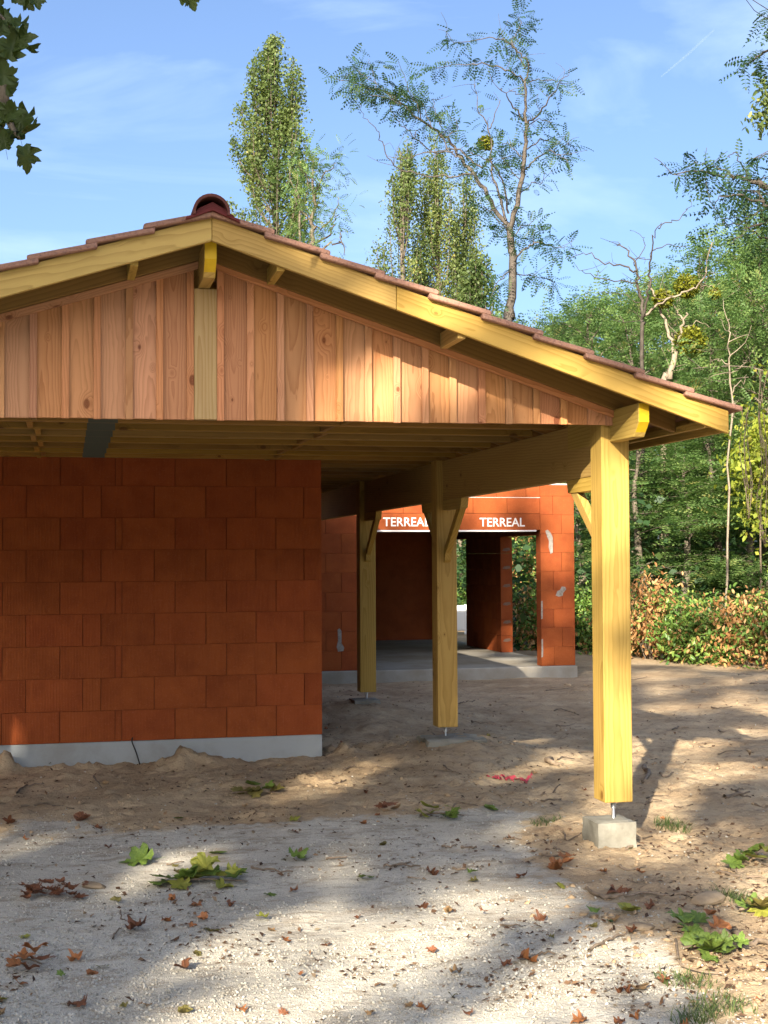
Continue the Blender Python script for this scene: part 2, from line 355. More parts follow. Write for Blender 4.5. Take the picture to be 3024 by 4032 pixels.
def box(name, lo, hi, mat, parent=None, bev=.003, along=None):
    """box between two corners; its local X (the grain) follows `along` ('x','y','z')"""
    s = [hi[i]-lo[i] for i in range(3)]; c = [(hi[i]+lo[i])/2 for i in range(3)]
    along = along or 'xyz'[max(range(3), key=lambda i: s[i])]
    R = {'x': Matrix.Identity(3), 'y': Matrix(((0, -1, 0), (1, 0, 0), (0, 0, 1))), 'z': Matrix(((0, 1, 0), (0, 0, 1), (1, 0, 0)))}[along]
    ls = {'x': (s[0], s[1], s[2]), 'y': (s[1], s[0], s[2]), 'z': (s[2], s[0], s[1])}[along]
    o = link(name, box_mesh(*ls, bev, mat), parent)
    return place(o, Matrix.Translation(c) @ R.to_4x4())
def prism(name, poly, origin, ax, ay, thick, mat, parent=None, bev=.003):
    """polygon (local x,y) extruded by thick along ax x ay, from a world origin"""
    bm = bmesh.new(); ax = Vector(ax).normalized(); ay = Vector(ay).normalized(); az = ax.cross(ay)
    a = [bm.verts.new((x, y, 0)) for x, y in poly]; b = [bm.verts.new((x, y, thick)) for x, y in poly]; n = len(poly)
    bm.faces.new(a[::-1]); bm.faces.new(b)
    for i in range(n): bm.faces.new((a[i], a[(i+1) % n], b[(i+1) % n], b[i]))
    bmesh.ops.recalc_face_normals(bm, faces=bm.faces); bevel_bm(bm, bev)
    me = bpy.data.meshes.new(name); bm.to_mesh(me); bm.free()
    o = link(name, me, parent, mat)
    mw = Matrix((ax, ay, az)).transposed().to_4x4(); mw.translation = origin
    return place(o, mw)
def np_mesh(name, V, F, mat=None, tone=None, smooth=False):
    """V (n,3); F (m,k) with one k"""
    me = bpy.data.meshes.new(name); V = np.ascontiguousarray(V, dtype=np.float32); F = np.ascontiguousarray(F, dtype=np.int32)
    m, k = F.shape
    me.vertices.add(len(V)); me.vertices.foreach_set('co', V.ravel())
    me.loops.add(m*k); me.loops.foreach_set('vertex_index', F.ravel())
    me.polygons.add(m); me.polygons.foreach_set('loop_start', np.arange(0, m*k, k, dtype=np.int32))
    if smooth: me.polygons.foreach_set('use_smooth', np.ones(m, dtype=bool))
    me.update(calc_edges=True)
    if tone is not None:
        a = me.attributes.new('tone', 'FLOAT', 'POINT'); a.data.foreach_set('value', np.ascontiguousarray(tone, dtype=np.float32))
    if mat: me.materials.append(mat)
    return me
class Tubes:
    """tapered tubes gathered into one mesh (a trunk and its limbs)"""
    def __init__(s): s.V = []; s.F = []; s.n = 0
    def add(s, pts, rad, sides=6):
        P = np.array(pts, float); n = len(P)
        T = np.gradient(P, axis=0); T /= np.linalg.norm(T, axis=1)[:, None]+1e-9
        ref = np.array([0.31, 0.87, 0.38]); A = np.cross(T, ref); A /= np.linalg.norm(A, axis=1)[:, None]+1e-9; B = np.cross(T, A)
        th = np.arange(sides)*2*np.pi/sides
        R = np.array(rad, float)[:, None, None]
        ring = P[:, None, :]+R*(np.cos(th)[None, :, None]*A[:, None, :]+np.sin(th)[None, :, None]*B[:, None, :])
        s.V.append(ring.reshape(-1, 3))
        i = np.arange(n-1)[:, None]*sides; j = np.arange(sides)[None, :]; j2 = (j+1) % sides
        q = np.stack([i+j, i+j2, i+sides+j2, i+sides+j], -1).reshape(-1, 4)+s.n
        cap = np.array([[s.n+(n-1)*sides+k for k in range(sides)][i_] for i_ in (0, 1, 2, min(3, sides-1))])[None]
        s.F.append(q); s.F.append(cap); s.n += n*sides
    def build(s, name, mat, parent=None, smooth=True):
        return link(name, np_mesh(name, np.concatenate(s.V), np.concatenate(s.F), mat, None, smooth), parent)
def bend(pts, n=4, wob=0.0, rng=None):
    """resample a polyline smoothly with a little wander"""
    P = np.array(pts, float); t = np.linspace(0, len(P)-1, (len(P)-1)*n+1); i = np.minimum(t.astype(int), len(P)-2); u = (t-i)[:, None]
    p0 = P[np.maximum(i-1, 0)]; p1 = P[i]; p2 = P[i+1]; p3 = P[np.minimum(i+2, len(P)-1)]
    Q = .5*((2*p1)+(-p0+p2)*u+(2*p0-5*p1+4*p2-p3)*u**2+(-p0+3*p1-3*p2+p3)*u**3)
    if wob and rng is not None: Q[1:-1] += rng.normal(0, wob, Q[1:-1].shape)
    return Q
def frames(D, rng, up=None, jitter=.5):
    """rotation frames whose x axis is D and whose z axis leans up"""
    D = D/(np.linalg.norm(D, axis=1)[:, None]+1e-9)
    U = np.array([0, 0, 1.0])[None] if up is None else up
    U = U+rng.normal(0, jitter, D.shape)
    Y = np.cross(U, D); Y /= np.linalg.norm(Y, axis=1)[:, None]+1e-9; Z = np.cross(D, Y)
    return np.stack([D, Y, Z], axis=2)
def scatter(name, TV, TF, P, R, S, mat, parent=None, tone=None, obj=True):
    TV = np.array(TV, float); TF = np.array(TF); n = len(P); k = len(TV)
    S = np.asarray(S, float); S = S[:, None] if S.ndim == 1 else S
    V = np.einsum('nij,nkj->nki', R, TV[None]*S[:, :, None] if S.shape[1] == 1 else TV[None]*S[:, None, :])+P[:, None, :]
    Fc = (TF[None]+(np.arange(n)*k)[:, None, None]).reshape(-1, TF.shape[1])
    tn = np.repeat(tone if tone is not None else np.zeros(n), k)
    me = np_mesh(name, V.reshape(-1, 3), Fc, mat, tn)
    return link(name, me, parent) if obj else me
# leaf templates: unit length along x
DIAMOND = (np.array([(0, 0, 0), (.5, .36, .06), (1, 0, -.05), (.5, -.36, .06)]), np.array([(0, 1, 2, 3)]))
OVAL = (np.array([(0, 0, 0), (.28, .20, .05), (.7, .19, .04), (1, 0, -.08), (.7, -.19, .04), (.28, -.20, .05), (.5, 0, -.02)]),
        np.array([(0, 1, 6), (1, 2, 6), (2, 3, 6), (3, 4, 6), (4, 5, 6), (5, 0, 6)]))
def frond(pairs):
    V = []; F = []; l = 1.75/(pairs+1)*.86
    for i in range(pairs):
        x = .18+.78*i/(pairs-1); z = -.22*x*x; w = l*(1-.35*abs(2*i/(pairs-1)-1))
        for sgn in (1, -1):
            k = len(V); V += [(x, 0, z), (x+w*.32, sgn*w*.5, z+.01), (x+w*.22, sgn*w*1.02, z-.05), (x-w*.18, sgn*w*.52, z-.01)]; F.append((k, k+1, k+2, k+3))
    k = len(V); V += [(.96, 0, -.2), (1.02, .06, -.21), (1.12, 0, -.25), (1.02, -.06, -.22)]; F.append((k, k+1, k+2, k+3))
    k = len(V); V += [(0, .006, 0), (0, -.006, 0), (1, -.004, -.21), (1, .004, -.21)]; F.append((k, k+1, k+2, k+3))
    return np.array(V), np.array(F)
FROND = frond(6); FROND_S = frond(4)
def plane_leaf_outline():
    """toothed five-lobed outline, unit length from stalk to tip along x"""
    ctrl = [(-.02, .02), (-.10, .17), (-.05, .36), (.02, .30), (.10, .50), (.22, .60), (.27, .44), (.33, .36), (.44, .50), (.60, .56), (.58, .42), (.66, .33),
            (.60, .20), (.74, .22), (.80, .14), (.90, .10), (1.0, 0)]
    return ctrl+[(x, -y) for x, y in ctrl[-2::-1]]
def plane_leaf_mesh(name, curl, fold, wave, seed, mat):
    rng = random.Random(seed); out = plane_leaf_outline(); n = len(out)
    V = [(.38, 0, 0)]; 
    for k in (.55, 1.0):
        for x, y in out: V.append((.38+(x-.38)*k, y*k, 0))
    F = [(0, 1+(i+1) % n, 1+i) for i in range(n)]
    for i in range(n):
        j = (i+1) % n; F.append((1+i, 1+j, 1+n+i)); F.append((1+j, 1+n+j, 1+n+i))
    ph = rng.uniform(0, 6)
    W = []
    for x, y, z in V:
        z = curl*((x-.38)**2)*1.6+fold*abs(y)*1.2+wave*math.sin(7*x+ph)*abs(y)+wave*.5*math.sin(9*y+ph)
        x2 = .38+(x-.38)*(1-.35*abs(curl)*abs(x-.38)); y2 = y*(1-.30*abs(fold))
        W.append((x2, y2, z))
    zmin = min(w[2] for w in W); W = [(a, b, c-zmin) for a, b, c in W]
    k = len(W); W += [(-.02, .008, W[0][2]*.4), (-.02, -.008, W[0][2]*.4), (-.42, -.006, .01), (-.42, .006, .01)]; F += [(k, k+1, k+2), (k, k+2, k+3)]
    return np_mesh(name, np.array(W), np.array(F), mat, None, False)

# ------------------------------------------------------------------ ground
def axis(segs):
    out = []
    for a, b, d in segs: out += list(np.arange(a, b-1e-6, d))
    return np.array(out+[segs[-1][1]])
gx = axis([(-160, -40, 20), (-40, -8, 4), (-8, -1.6, .4), (-1.6, 5.2, .03), (5.2, 11, .08), (11, 20, .5), (20, 60, 4), (60, 200, 20)])
gy = axis([(-60, -12, 8), (-12, 3.5, 1.2), (3.5, 13.2, .035), (13.2, 22, .07), (22, 32, .4), (32, 60, 3), (60, 300, 24)])
XX, YY = np.meshgrid(gx, gy, indexing='ij'); ZZ = ground_h(XX, YY)
nx, ny = XX.shape; ii = (np.arange(nx-1)[:, None]*ny+np.arange(ny-1)[None, :]).reshape(-1)
gme = np_mesh('ground', np.stack([XX, YY, ZZ], -1).reshape(-1, 3), np.stack([ii, ii+ny, ii+ny+1, ii+1], -1), M['ground'], None, True)
ya = gme.attributes.new('yard', 'FLOAT', 'POINT'); ya.data.foreach_set('value', path_mask(XX, YY).ravel().astype(np.float32))
props(link('ground', gme), kind='structure', label='tan bare earth with a pale crushed stone yard in front')

# ------------------------------------------------------------------ timber carport
def xz(name, pts, y0, thick, mat, parent, ax=(1, 0), bev=.003):
    l = math.hypot(*ax); c, s = ax[0]/l, ax[1]/l; o = pts[0]
    a = (c, 0, s); b = (s, 0, -c)                      # b = Y x a
    poly = [((x-o[0])*c+(z-o[1])*s, (x-o[0])*s-(z-o[1])*c) for x, z in pts]
    return prism(name, poly, (o[0], y0, o[1]), a, b, thick, mat, parent, bev)
def yz(name, pts, x0, thick, mat, parent, ax=(1, 0), bev=.003):
    l = math.hypot(*ax); c, s = ax[0]/l, ax[1]/l; o = pts[0]
    a = (0, c, s); b = (0, -s, c)
    poly = [((y-o[0])*c+(z-o[1])*s, -(y-o[0])*s+(z-o[1])*c) for y, z in pts]
    return prism(name, poly, (x0, o[0], o[1]), a, b, thick, mat, parent, bev)
RX, RZ = .744, 1.706                                   # lower corner of the barge boards at the ridge
SR, SL = .331, .318
def line_z(x): return RZ-SR*(x-RX) if x >= RX else RZ-SL*(RX-x)
BT = .133                                              # barge height measured upright
XE, XL = 3.74, -2.50
carport = empty('carport', (RX, 12.0, G0), 'open timber carport with larch clad gable, yellow green frame and tiled roof', 'carport')
FR = M['frame']
PX0, PX1 = 3.155, 3.335
BX0, BX1 = 3.212, 3.278
def knee(post, x0, x1, py0, py1, sgn):
    """corbel under the beam, slanted brace and its small foot block, on one side of a post"""
    f = py1 if sgn > 0 else py0
    L = .585
    pts = [(f, .508), (f+sgn*L, .508), (f+sgn*(L-.03), .425), (f+sgn*(L-.055), .420), (f, .420)]
    yz('corbel', pts if sgn < 0 else pts[::-1], x0, x1-x0, FR, post)
    e = f+sgn*(L-.06)
    pts = [(e, .419), (e-sgn*.12, .419), (f+sgn*.004, .085), (f+sgn*.004, -.015), (f+sgn*.07, .055)]
    yz('brace', pts, x0+.006, x1-x0-.012, FR, post, ax=(sgn*.75, 1))
    yz('foot_block', [(f, -.04), (f+sgn*.035, -.015), (f+sgn*.062, .052), (f+sgn*.004, -.018), (f, -.018)], x0+.003, x1-x0-.006, FR, post)
def post(x0, x1, y0, top, front_knee, back_knee):
    p = box('post', (x0, y0, -1.481), (x1, y0+.18, top), FR, carport, .004, 'z')
    xm = (x0+x1)/2; ym = y0+.09
    t = Tubes(); t.add([(xm, ym, -1.72), (xm, ym, -1.475)], [.010, .010], 8); t.add([(xm, ym, -1.530), (xm, ym, -1.4805)], [.016, .016], 8)
    a = t.build('anchor_rod', M['steel'], None, False); a.parent = p; place(a, Matrix.Identity(4))
    pl = box('anchor_plate', (xm-.05, ym-.05, -1.4865), (xm+.05, ym+.05, -1.4815), M['steel'], p, .0)
    b0, b1 = (xm-.033, xm+.033)
    if front_knee: knee(p, b0, b1, y0, y0+.18, -1)
    if back_knee: knee(p, b0, b1, y0, y0+.18, 1)
    return p
PY = (7.874, 11.732, 15.035)
post(PX0, PX1, PY[0], .856, False, True)
post(PX0, PX1, PY[1], .862, True, True)
post(PX0, PX1, PY[2], .862, True, False)
post(2*RX-PX1, 2*RX-PX0, PY[0], .856, False, True)
LB0, LB1 = 2*RX-BX1, 2*RX-BX0
box('eave_beam', (BX0, 8.052, .509), (BX1, 18.3, .858), FR, carport, .004, 'y')
box('eave_beam', (LB0, 8.052, .509), (LB1, 18.3, .858), FR, carport, .004, 'y')
for b0, b1 in ((BX0, BX1), (LB0, LB1)):
    pu = yz('purlin', [(7.436, .893), (7.436, .783), (7.512, .701), (8.6, .701), (8.6, .893)], b0-.001, b1-b0+.002, FR, carport)
    e = yz('painted_end', [(7.4345, .889), (7.4345, .7825), (7.5105, .7035), (7.5125, .7055), (7.4375, .7845), (7.4375, .889)], b0+.002, b1-b0-.004, M['paint_end'], pu, bev=0)
pr = yz('ridge_purlin', [(7.455, 1.725), (7.455, 1.628), (7.535, 1.540), (18.3, 1.520), (18.3, 1.725)], .714, .066, FR, carport)
yz('painted_end', [(7.4535, 1.722), (7.4535, 1.6275), (7.5335, 1.5425), (7.5355, 1.5445), (7.4565, 1.6295), (7.4565, 1.722)], .7155, .063, M['paint_end'], pr, bev=0)
# gable cladding: wide boards, cover strips over their joints
batt = [(.819, .860), (.989, 1.031), (1.163, 1.205), (1.334, 1.375), (1.509, 1.549), (1.678, 1.721), (1.849, 1.891), (2.021, 2.061), (2.188, 2.232), (2.366, 2.409),
        (2.535, 2.577), (2.707, 2.749), (2.879, 2.922), (3.054, 3.096), (3.172, 3.210)]
batl = [(.648, .689), (.478, .517), (.309, .350), (.133, .172), (-.040, 0.0), (-.214, -.173)]
while batl[-1][0] > -1.9: batl.append((batl[-1][0]-.1725, batl[-1][1]-.1725))
rb = random.Random(4)
def trim_z(x): return (1.685-.3345*(x-.83) if x > RX else 1.700-.3125*(RX-x))
def board(name, x0, x1, y0, th, mat, drop):
    zb = .797-drop+.0045*(x0-1.4)+rb.uniform(-.002, .002)
    pts = [(zb, x0), (zb, x1)]
    if x0 < RX < x1: top = [(trim_z(x1)-.01, x1), (trim_z(RX)-.01, RX), (trim_z(x0)-.01, x0)]
    else: top = [(trim_z(x1)-.012, x1), (trim_z(x0)-.012, x0)]
    pts += top; oz, ox = pts[0]; xm = (x0+x1)/2
    prism(name, [(a-oz, b-xm) for a, b in pts], (xm, y0, oz), (0, 0, 1), (1, 0, 0), th, mat, carport, .002)
allb = sorted(batt+batl)
for (a0, a1), (b0, b1) in zip(allb[:-1], allb[1:]):
    x0, x1 = a0+.022, b0+.019
    if b0 - a0 < .14 and a0 > 3: x1 = b0+.010
    if abs(a0-.648) < .01: continue                   # the king post stands here
    board('cladding_board', x0, x1, 7.849+rb.uniform(-.0015, .0015), .021, M['larch'], 0)
for a0, a1 in allb: board('cover_strip', a0, a1, 7.823, .0245, M['larch'], .005)
kp = box('king_post_board', (.690, 7.818, .792), (.818, 7.8695, 1.536), M['king'], carport, .003, 'z')
# gable rafter, trim strip, barge boards
def slope_piece(name, x0, x1, lo, hi, y0, th, mat, zf=line_z, parent=carport, bev=.003):
    s = SR if x0 >= RX-.001 else -SL
    return xz(name, [(x0, zf(x0)+lo), (x1, zf(x1)+lo), (x1, zf(x1)+hi), (x0, zf(x0)+hi)], y0, th, mat, parent, (1, -s), bev)
trim = lambda x: trim_z(x)
slope_piece('gable_rafter', RX, 3.60, 0, .150, 7.775, .050, M['joist'], trim)
slope_piece('gable_rafter', -2.35, RX-.001, 0, .140, 7.775, .050, M['joist'], trim)
slope_piece('trim_strip', RX+.03, 3.211, -.045, -.001, 7.802, .0235, M['larch'], trim)
slope_piece('trim_strip', -2.2, RX-.03, -.045, -.001, 7.802, .0235, M['larch'], trim)
BY = 7.360
slope_piece('barge_board', RX+.001, 1.757, 0, BT, BY, .030, FR)
slope_piece('barge_board', 1.760, XE, 0, BT, BY, .030, FR)
slope_piece('barge_board', XL, RX-.001, 0, BT, BY, .030, FR)
for x in (.335, 1.12, 2.14, -.55):
    z = line_z(x); box('lookout', (x-.022, 7.391, z-.018), (x+.022, 7.774, z+.075), FR, carport, .003, 'y')
# rafters, battens, fascia
for k in range(21):
    y = 8.30+.5*k
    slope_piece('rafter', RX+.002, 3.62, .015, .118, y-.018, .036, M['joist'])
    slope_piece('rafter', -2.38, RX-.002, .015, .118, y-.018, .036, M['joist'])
tails_r = [1.076+.3037*k for k in range(10)]
for i, xt in enumerate(tails_r): box('roof_batten', (xt-.075, 7.391, line_z(xt-.06)+.1195), (xt-.045, 18.4, line_z(xt-.06)+.1415-.012), M['joist'], carport, .0, 'y')
tails_l = [.384-.298*k for k in range(10)]
for xt in tails_l: box('roof_batten', (xt+.045, 7.391, line_z(xt+.06)+.1195), (xt+.075, 18.4, line_z(xt+.06)+.1295), M['joist'], carport, .0, 'y')
box('fascia_board', (3.700, 7.3905, .7225), (3.726, 18.4, .842), FR, carport, .003, 'y')
box('fascia_board', (-2.486, 7.3905, .680), (-2.46, 18.4, .80), FR, carport, .003, 'y')
box('eave_ledger', (3.600, 7.3905, .752), (3.628, 18.4, .796), FR, carport, .003, 'y')
# ceiling joists with bridging and the grey membrane strip hung over them
def roof_under(x): return line_z(x)+.012
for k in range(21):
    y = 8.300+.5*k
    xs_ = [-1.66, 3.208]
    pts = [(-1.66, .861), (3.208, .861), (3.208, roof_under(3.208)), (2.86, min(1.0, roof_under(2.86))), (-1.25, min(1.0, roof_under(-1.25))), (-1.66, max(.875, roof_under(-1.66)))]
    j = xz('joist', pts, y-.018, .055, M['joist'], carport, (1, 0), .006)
    if 0 < k < 8:
        a = .118-.001*k; box('membrane', (a, y-.0205, .857), (a+.182, y-.0182, .998), M['membrane'], j, 0, 'x')
    if k:
        for xb in (1.715+(.022 if k % 2 else -.022), -.225+(.02 if k % 2 else -.02)):
            box('bridging', (xb-.018, y-.5+.038, .866), (xb+.018, y-.0185, .99), M['joist'], carport, .002, 'y')
# roof tiles: the verge course one by one, the field behind it as one sheet of course and wave
rt = random.Random(8)
def verge(xt, sgn):
    s = (SR if sgn > 0 else SL); x0 = xt-sgn*.355
    dz = rt.uniform(-.004, .004); tilt = .030
    z1 = line_z(xt)+BT+.019+dz; z0 = line_z(x0)+BT-.012+dz if (x0-RX)*sgn > 0 else line_z(xt)+.355*s+BT-.012
    th = .030
    pts = [(x0, z0), (xt, z1), (xt+sgn*.004, z1+th*.8), (xt-sgn*.006, z1+th), (x0, z0+th)]
    if sgn < 0: pts = pts[::-1]
    xz('verge_tile', pts, 7.318+rt.uniform(-.004, .004), .235, M['tile'], carport, (sgn, -s*sgn*sgn), .005)
for xt in tails_r: verge(xt, 1)
for xt in tails_l: verge(xt, -1)
def tile_field(sgn, tails):
    ys = np.arange(7.52, 18.42, .0375); wave = .022*np.abs(np.sin((ys-7.52)*math.pi/.225))-.01
    prof = []
    for xt in tails:
        x0 = xt-sgn*.304; prof += [(x0, line_z(x0)+BT+.004), (xt, line_z(xt)+BT+.048), (xt, line_z(xt)+BT+.018)]
    V = np.array([[(x, y, z+w) for y, w in zip(ys, wave)] for x, z in prof]); n, m = V.shape[:2]
    i = (np.arange(n-1)[:, None]*m+np.arange(m-1)[None, :]).reshape(-1); F = np.stack([i, i+m, i+m+1, i+1], -1)
    o = link('roof_tile_field', np_mesh('roof_tile_field', V.reshape(-1, 3), F if sgn > 0 else F[:, ::-1], M['tile']), carport); o['kind'] = 'stuff'
    place(o, Matrix.Identity(4))
tile_field(1, tails_r); tile_field(-1, tails_l)
def arc_strip(name, y0, y1, r0, r1, cx_, cz, a0, a1, mat, seg=14):
    pts = []
    for i in range(seg+1):
        a = math.radians(a0+(a1-a0)*i/seg); pts.append((cx_+r1*math.cos(a), cz+r1*math.sin(a)))
    for i in range(seg, -1, -1):
        a = math.radians(a0+(a1-a0)*i/seg); pts.append((cx_+r0*math.cos(a), cz+r0*math.sin(a)))
    bm = bmesh.new(); n = len(pts)
    A = [bm.verts.new((x, y0, z)) for x, z in pts]; B = [bm.verts.new((x, y1, z)) for x, z in pts]; h = seg+1
    for i in range(n): bm.faces.new((A[i], A[(i+1) % n], B[(i+1) % n], B[i]))
    for i in range(seg):
        bm.faces.new((A[i], A[n-1-i], A[n-2-i], A[i+1])); bm.faces.new((B[i], B[i+1], B[n-2-i], B[n-1-i]))
    bmesh.ops.recalc_face_normals(bm, faces=bm.faces); me = bpy.data.meshes.new(name); bm.to_mesh(me); bm.free()
    o = link(name, me, carport, mat); return place(o, Matrix.Identity(4))
yy0 = 7.285
while yy0 < 18.2:
    arc_strip('ridge_tile', yy0, yy0+.44,   .084 if yy0 < 7.3 else .080,   .099 if yy0 < 7.3 else .096, RX-.008, 1.842, -8, 188, M['ridge']); yy0 += .40
for i in range(3):
    d = .145-.03*i; zt = BT+.004+.015*i
    pts = [(RX-d, line_z(RX-d)+zt), (RX, RZ+zt+.012), (RX+d, line_z(RX+d)+zt), (RX+d-.004, line_z(RX+d)+zt+.017), (RX, RZ+zt+.031), (RX-d+.004, line_z(RX-d)+zt+.017)]
    xz('ridge_closer', pts, 7.300+.008*i, .16, M['closer'], carport, (1, 0), .002)

# ------------------------------------------------------------------ brick walls, block by block
def wall_root(name, loc, label, cat): return empty(name, loc, label, cat)
def block(root, x0, x1, y0, y1, z0, z1, along='x', j=.0026, name='brick'):
    if along == 'x': lo, hi = (x0+j, y0, z0+.001), (x1-j, y1, z1-.001)
    else: lo, hi = (x0, y0+j, z0+.0015), (x1, y1-j, z1-.0015)
    return box(name, lo, hi, M['brick'], root, .002, along)
house = wall_root('house_wall', (0.3, 12.1, G0), 'orange red terracotta block wall on a grey plinth under the carport ceiling', 'wall')
WX1 = 2.180; WY = 12.023
def wpx(p): return -.5629+(WX1+.5629)*p/1505.0
rowA = [-1000, -745, -490, -243, 12, 270, 522, 553, 800, 1043, 1281, 1505]; rowB = [-900, -645, -393, -138, 117, 374, 457, 703, 945, 1184, 1417, 1505]
zz_ = [-1.543, -1.279, -1.003, -.730, -.458, -.185, .088, .361, .634, .876]
rw = random.Random(12)
for i in range(9):
    row = rowA if i % 2 == 0 else rowB
    for a, b in zip(row[:-1], row[1:]):
        block(house, wpx(a), wpx(b), WY+rw.uniform(-.002, .002), WY+.198, zz_[i], zz_[i+1], 'x')
    yy_ = WY+.2+(.0 if i % 2 else .25)
    if i % 2 == 0: block(house, WX1-.2, WX1, WY+.2, WY+.45, zz_[i], zz_[i+1], 'y')
    while yy_ < 17.9: block(house, WX1-.2, WX1, yy_, yy_+.5, zz_[i], zz_[i+1], 'y'); yy_ += .5
box('wall_core', (wpx(-995), WY+.012, -1.54), (WX1-.012, WY+.19, .872), M['core'], house, 0)
box('wall_core', (WX1-.19, WY+.2, -1.54), (WX1-.012, 18.3, .872), M['core'], house, 0)
box('plinth', (wpx(-1000), WY+.004, -2.05), (WX1-.002, WY+.22, -1.5445), M['plinth'], house, .004, 'x')
box('plinth', (WX1-.2, WY+.2225, -2.05), (WX1-.002, 18.3, -1.5445), M['plinth'], house, .004, 'y')
def pole(name, pts, rad, mat, parent=None, sides=6):
    t = Tubes(); t.add(bend(pts, 4), np.interp(np.linspace(0, 1, (len(pts)-1)*4+1), np.linspace(0, 1, len(rad)), rad), sides); o = t.build(name, mat, parent)
    if parent is not None: place(o, Matrix.Identity(4))
    return o
pole('cable', [(.535, 12.03, -1.515), (.53, 11.99, -1.55), (.565, 11.985, -1.64), (.60, 11.95, -1.76)], [.006, .006], M['cable'], house)

# ------------------------------------------------------------------ unfinished brick building behind
gar = wall_root('brick_building', (5.2, 21, G0), 'unfinished terracotta block building with wide opening beyond the carport posts', 'building')
FY = 19.0; BZ = -1.563; CO = .273
def courses(n): return [(BZ+CO*i, BZ+CO*(i+1)) for i in range(n)]
for i, (a, b) in enumerate(courses(9)):
    sp = 6.985 if i % 2 else 6.855
    block(gar, 6.66, sp, FY, FY+.2, a, b); block(gar, sp, 7.18, FY, FY+.2, a, b)
    xs2 = [2.0, 2.5, 3.0, 3.5, 4.1] if i % 2 else [2.0, 2.25, 2.75, 3.25, 3.72, 4.1]
    if i < 9:
        for p, q_ in zip(xs2[:-1], xs2[1:]): block(gar, p, q_, FY, FY+.2, a, b)
    ys2 = [21.9, 22.4, 22.9, 23.45, 23.95] if i % 2 else [21.9, 22.15, 22.65, 23.15, 23.65, 23.95]
    if i < 7:
        for p, q_ in zip(ys2[:-1], ys2[1:]): block(gar, 6.98, 7.18, p, q_, a, b, 'y')
        block(gar, 6.98, 7.18, 25.3, 25.79, a, b, 'y'); block(gar, 6.98, 7.18, 19.2025, 19.6, a, b, 'y')
top0 = BZ+CO*9
for p, q_ in ((2.0, 2.5), (2.5, 3.0), (3.0, 3.5), (3.5, 4.0), (4.0, 4.5), (4.5, 5.0), (5.0, 5.5), (5.5, 6.0), (6.0, 6.45), (6.45, 6.66)):
    block(gar, p, q_, FY+.003, FY+.2, .872+.003, 1.055)
block(gar, 6.66, 7.18, FY, FY+.2, top0, 1.055)
for p, q_ in ((4.1, 4.62), (4.62, 5.13), (5.13, 5.65), (5.65, 6.16), (6.16, 6.66)): block(gar, p, q_, FY+.002, FY+.2, .640, .866)
lint = box('lintel', (4.104, FY-.002, .402), (6.656, FY+.2, .637), M['brick'], gar, .003, 'x')
box('lintel_strip', (4.104, FY-.006, .378), (6.60, FY+.19, .4005), M['lintel_strip'], gar, .002, 'x')
box('mortar_bed', (4.3, FY-.002, .8675), (6.66, FY+.19, .8735), M['lintel_strip'], gar, 0, 'x')
box('mortar_cap', (2.0, FY+.005, 1.0565), (7.17, FY+.19, 1.075), M['lintel_strip'], gar, .003, 'x')
def lettering(text, x0, x1, z0, h):
    cu = bpy.data.curves.new('lettering', 'FONT'); cu.body = text; cu.size = 1.0; cu.extrude = .002; cu.offset = .012
    t = bpy.data.objects.new('lettering', cu); COL.objects.link(t)
    me = bpy.data.meshes.new_from_object(t.evaluated_get(bpy.context.evaluated_depsgraph_get()))
    bpy.data.objects.remove(t)
    V = np.array([v.co for v in me.vertices]); lo, hi = V.min(0), V.max(0)
    for v in me.vertices: v.co = ((v.co.x-lo[0])/(hi[0]-lo[0])*(x1-x0), (v.co.y-lo[1])/(hi[1]-lo[1])*h, v.co.z*.5)
    o = link('lettering', me, lint, M['print'])
    mw = Matrix(((1, 0, 0, x0), (0, 0, -1, FY-.0035), (0, 1, 0, z0), (0, 0, 0, 1))); place(o, mw)
lettering('TERREAL', 5.745, 6.425, .452, .125); lettering('TERREAL', 4.325, 5.01, .455, .125)
box('floor_slab', (2.0, FY-.06, -1.95), (7.19, 26.2, BZ-.0015), M['slab'], gar, .012, 'x')
box('rear_wall', (2.2, 25.8, BZ), (7.18, 26.0, 1.05), M['brick'], gar, .003, 'x')
box('inner_wall', (2.0, FY+.2025, BZ), (2.2, 26.0, 1.05), M['brick'], gar, .003, 'y')
box('side_lintel', (6.98, 19.2025, .350), (7.18, 25.797, 1.05), M['brick'], gar, .003, 'y')
box('ceiling_slab', (2.202, 19.2025, .645), (6.978, 25.797, .80), M['slab'], gar, .003, 'x')  # unseen slab, put in so the interior stays dark
def patch(cx_, cz, pts, y=FY, mat='mortar'):
    xz('mortar_patch', [(cx_+x, cz+z) for x, z in pts], y-.006, .0055, M[mat], gar, (1, 0), 0)
patch(6.79, .27, [(-.055, .12), (-.02, .135), (.02, .10), (.055, .03), (.06, -.06), (.055, -.20), (.02, -.215), (-.005, -.12), (.0, -.03), (-.03, .04)])
patch(6.97, -.49, [(-.085, -.06), (-.06, .005), (-.02, .02), (.01, .07), (.06, .065), (.078, .03), (.03, -.02), (.02, -.065), (-.04, -.075)])
patch(3.70, -1.16, [(-.035, .17), (-.01, .19), (.02, .15), (.02, -.02), (.06, -.08), (.045, -.13), (-.03, -.135), (-.05, -.07), (-.03, .02)])
for i in range(6): patch(7.08, -1.36+i*.30, [(-.07, -.02), (-.04, .02), (.05, .03), (.075, -.01), (.0, -.03)], 21.9+.0035, 'mortar_brown')
for z in (-1.3, -.75): patch(6.672, z, [(-.012, -.14), (-.010, .12), (.012, .13), (.014, -.05), (.010, -.13)])

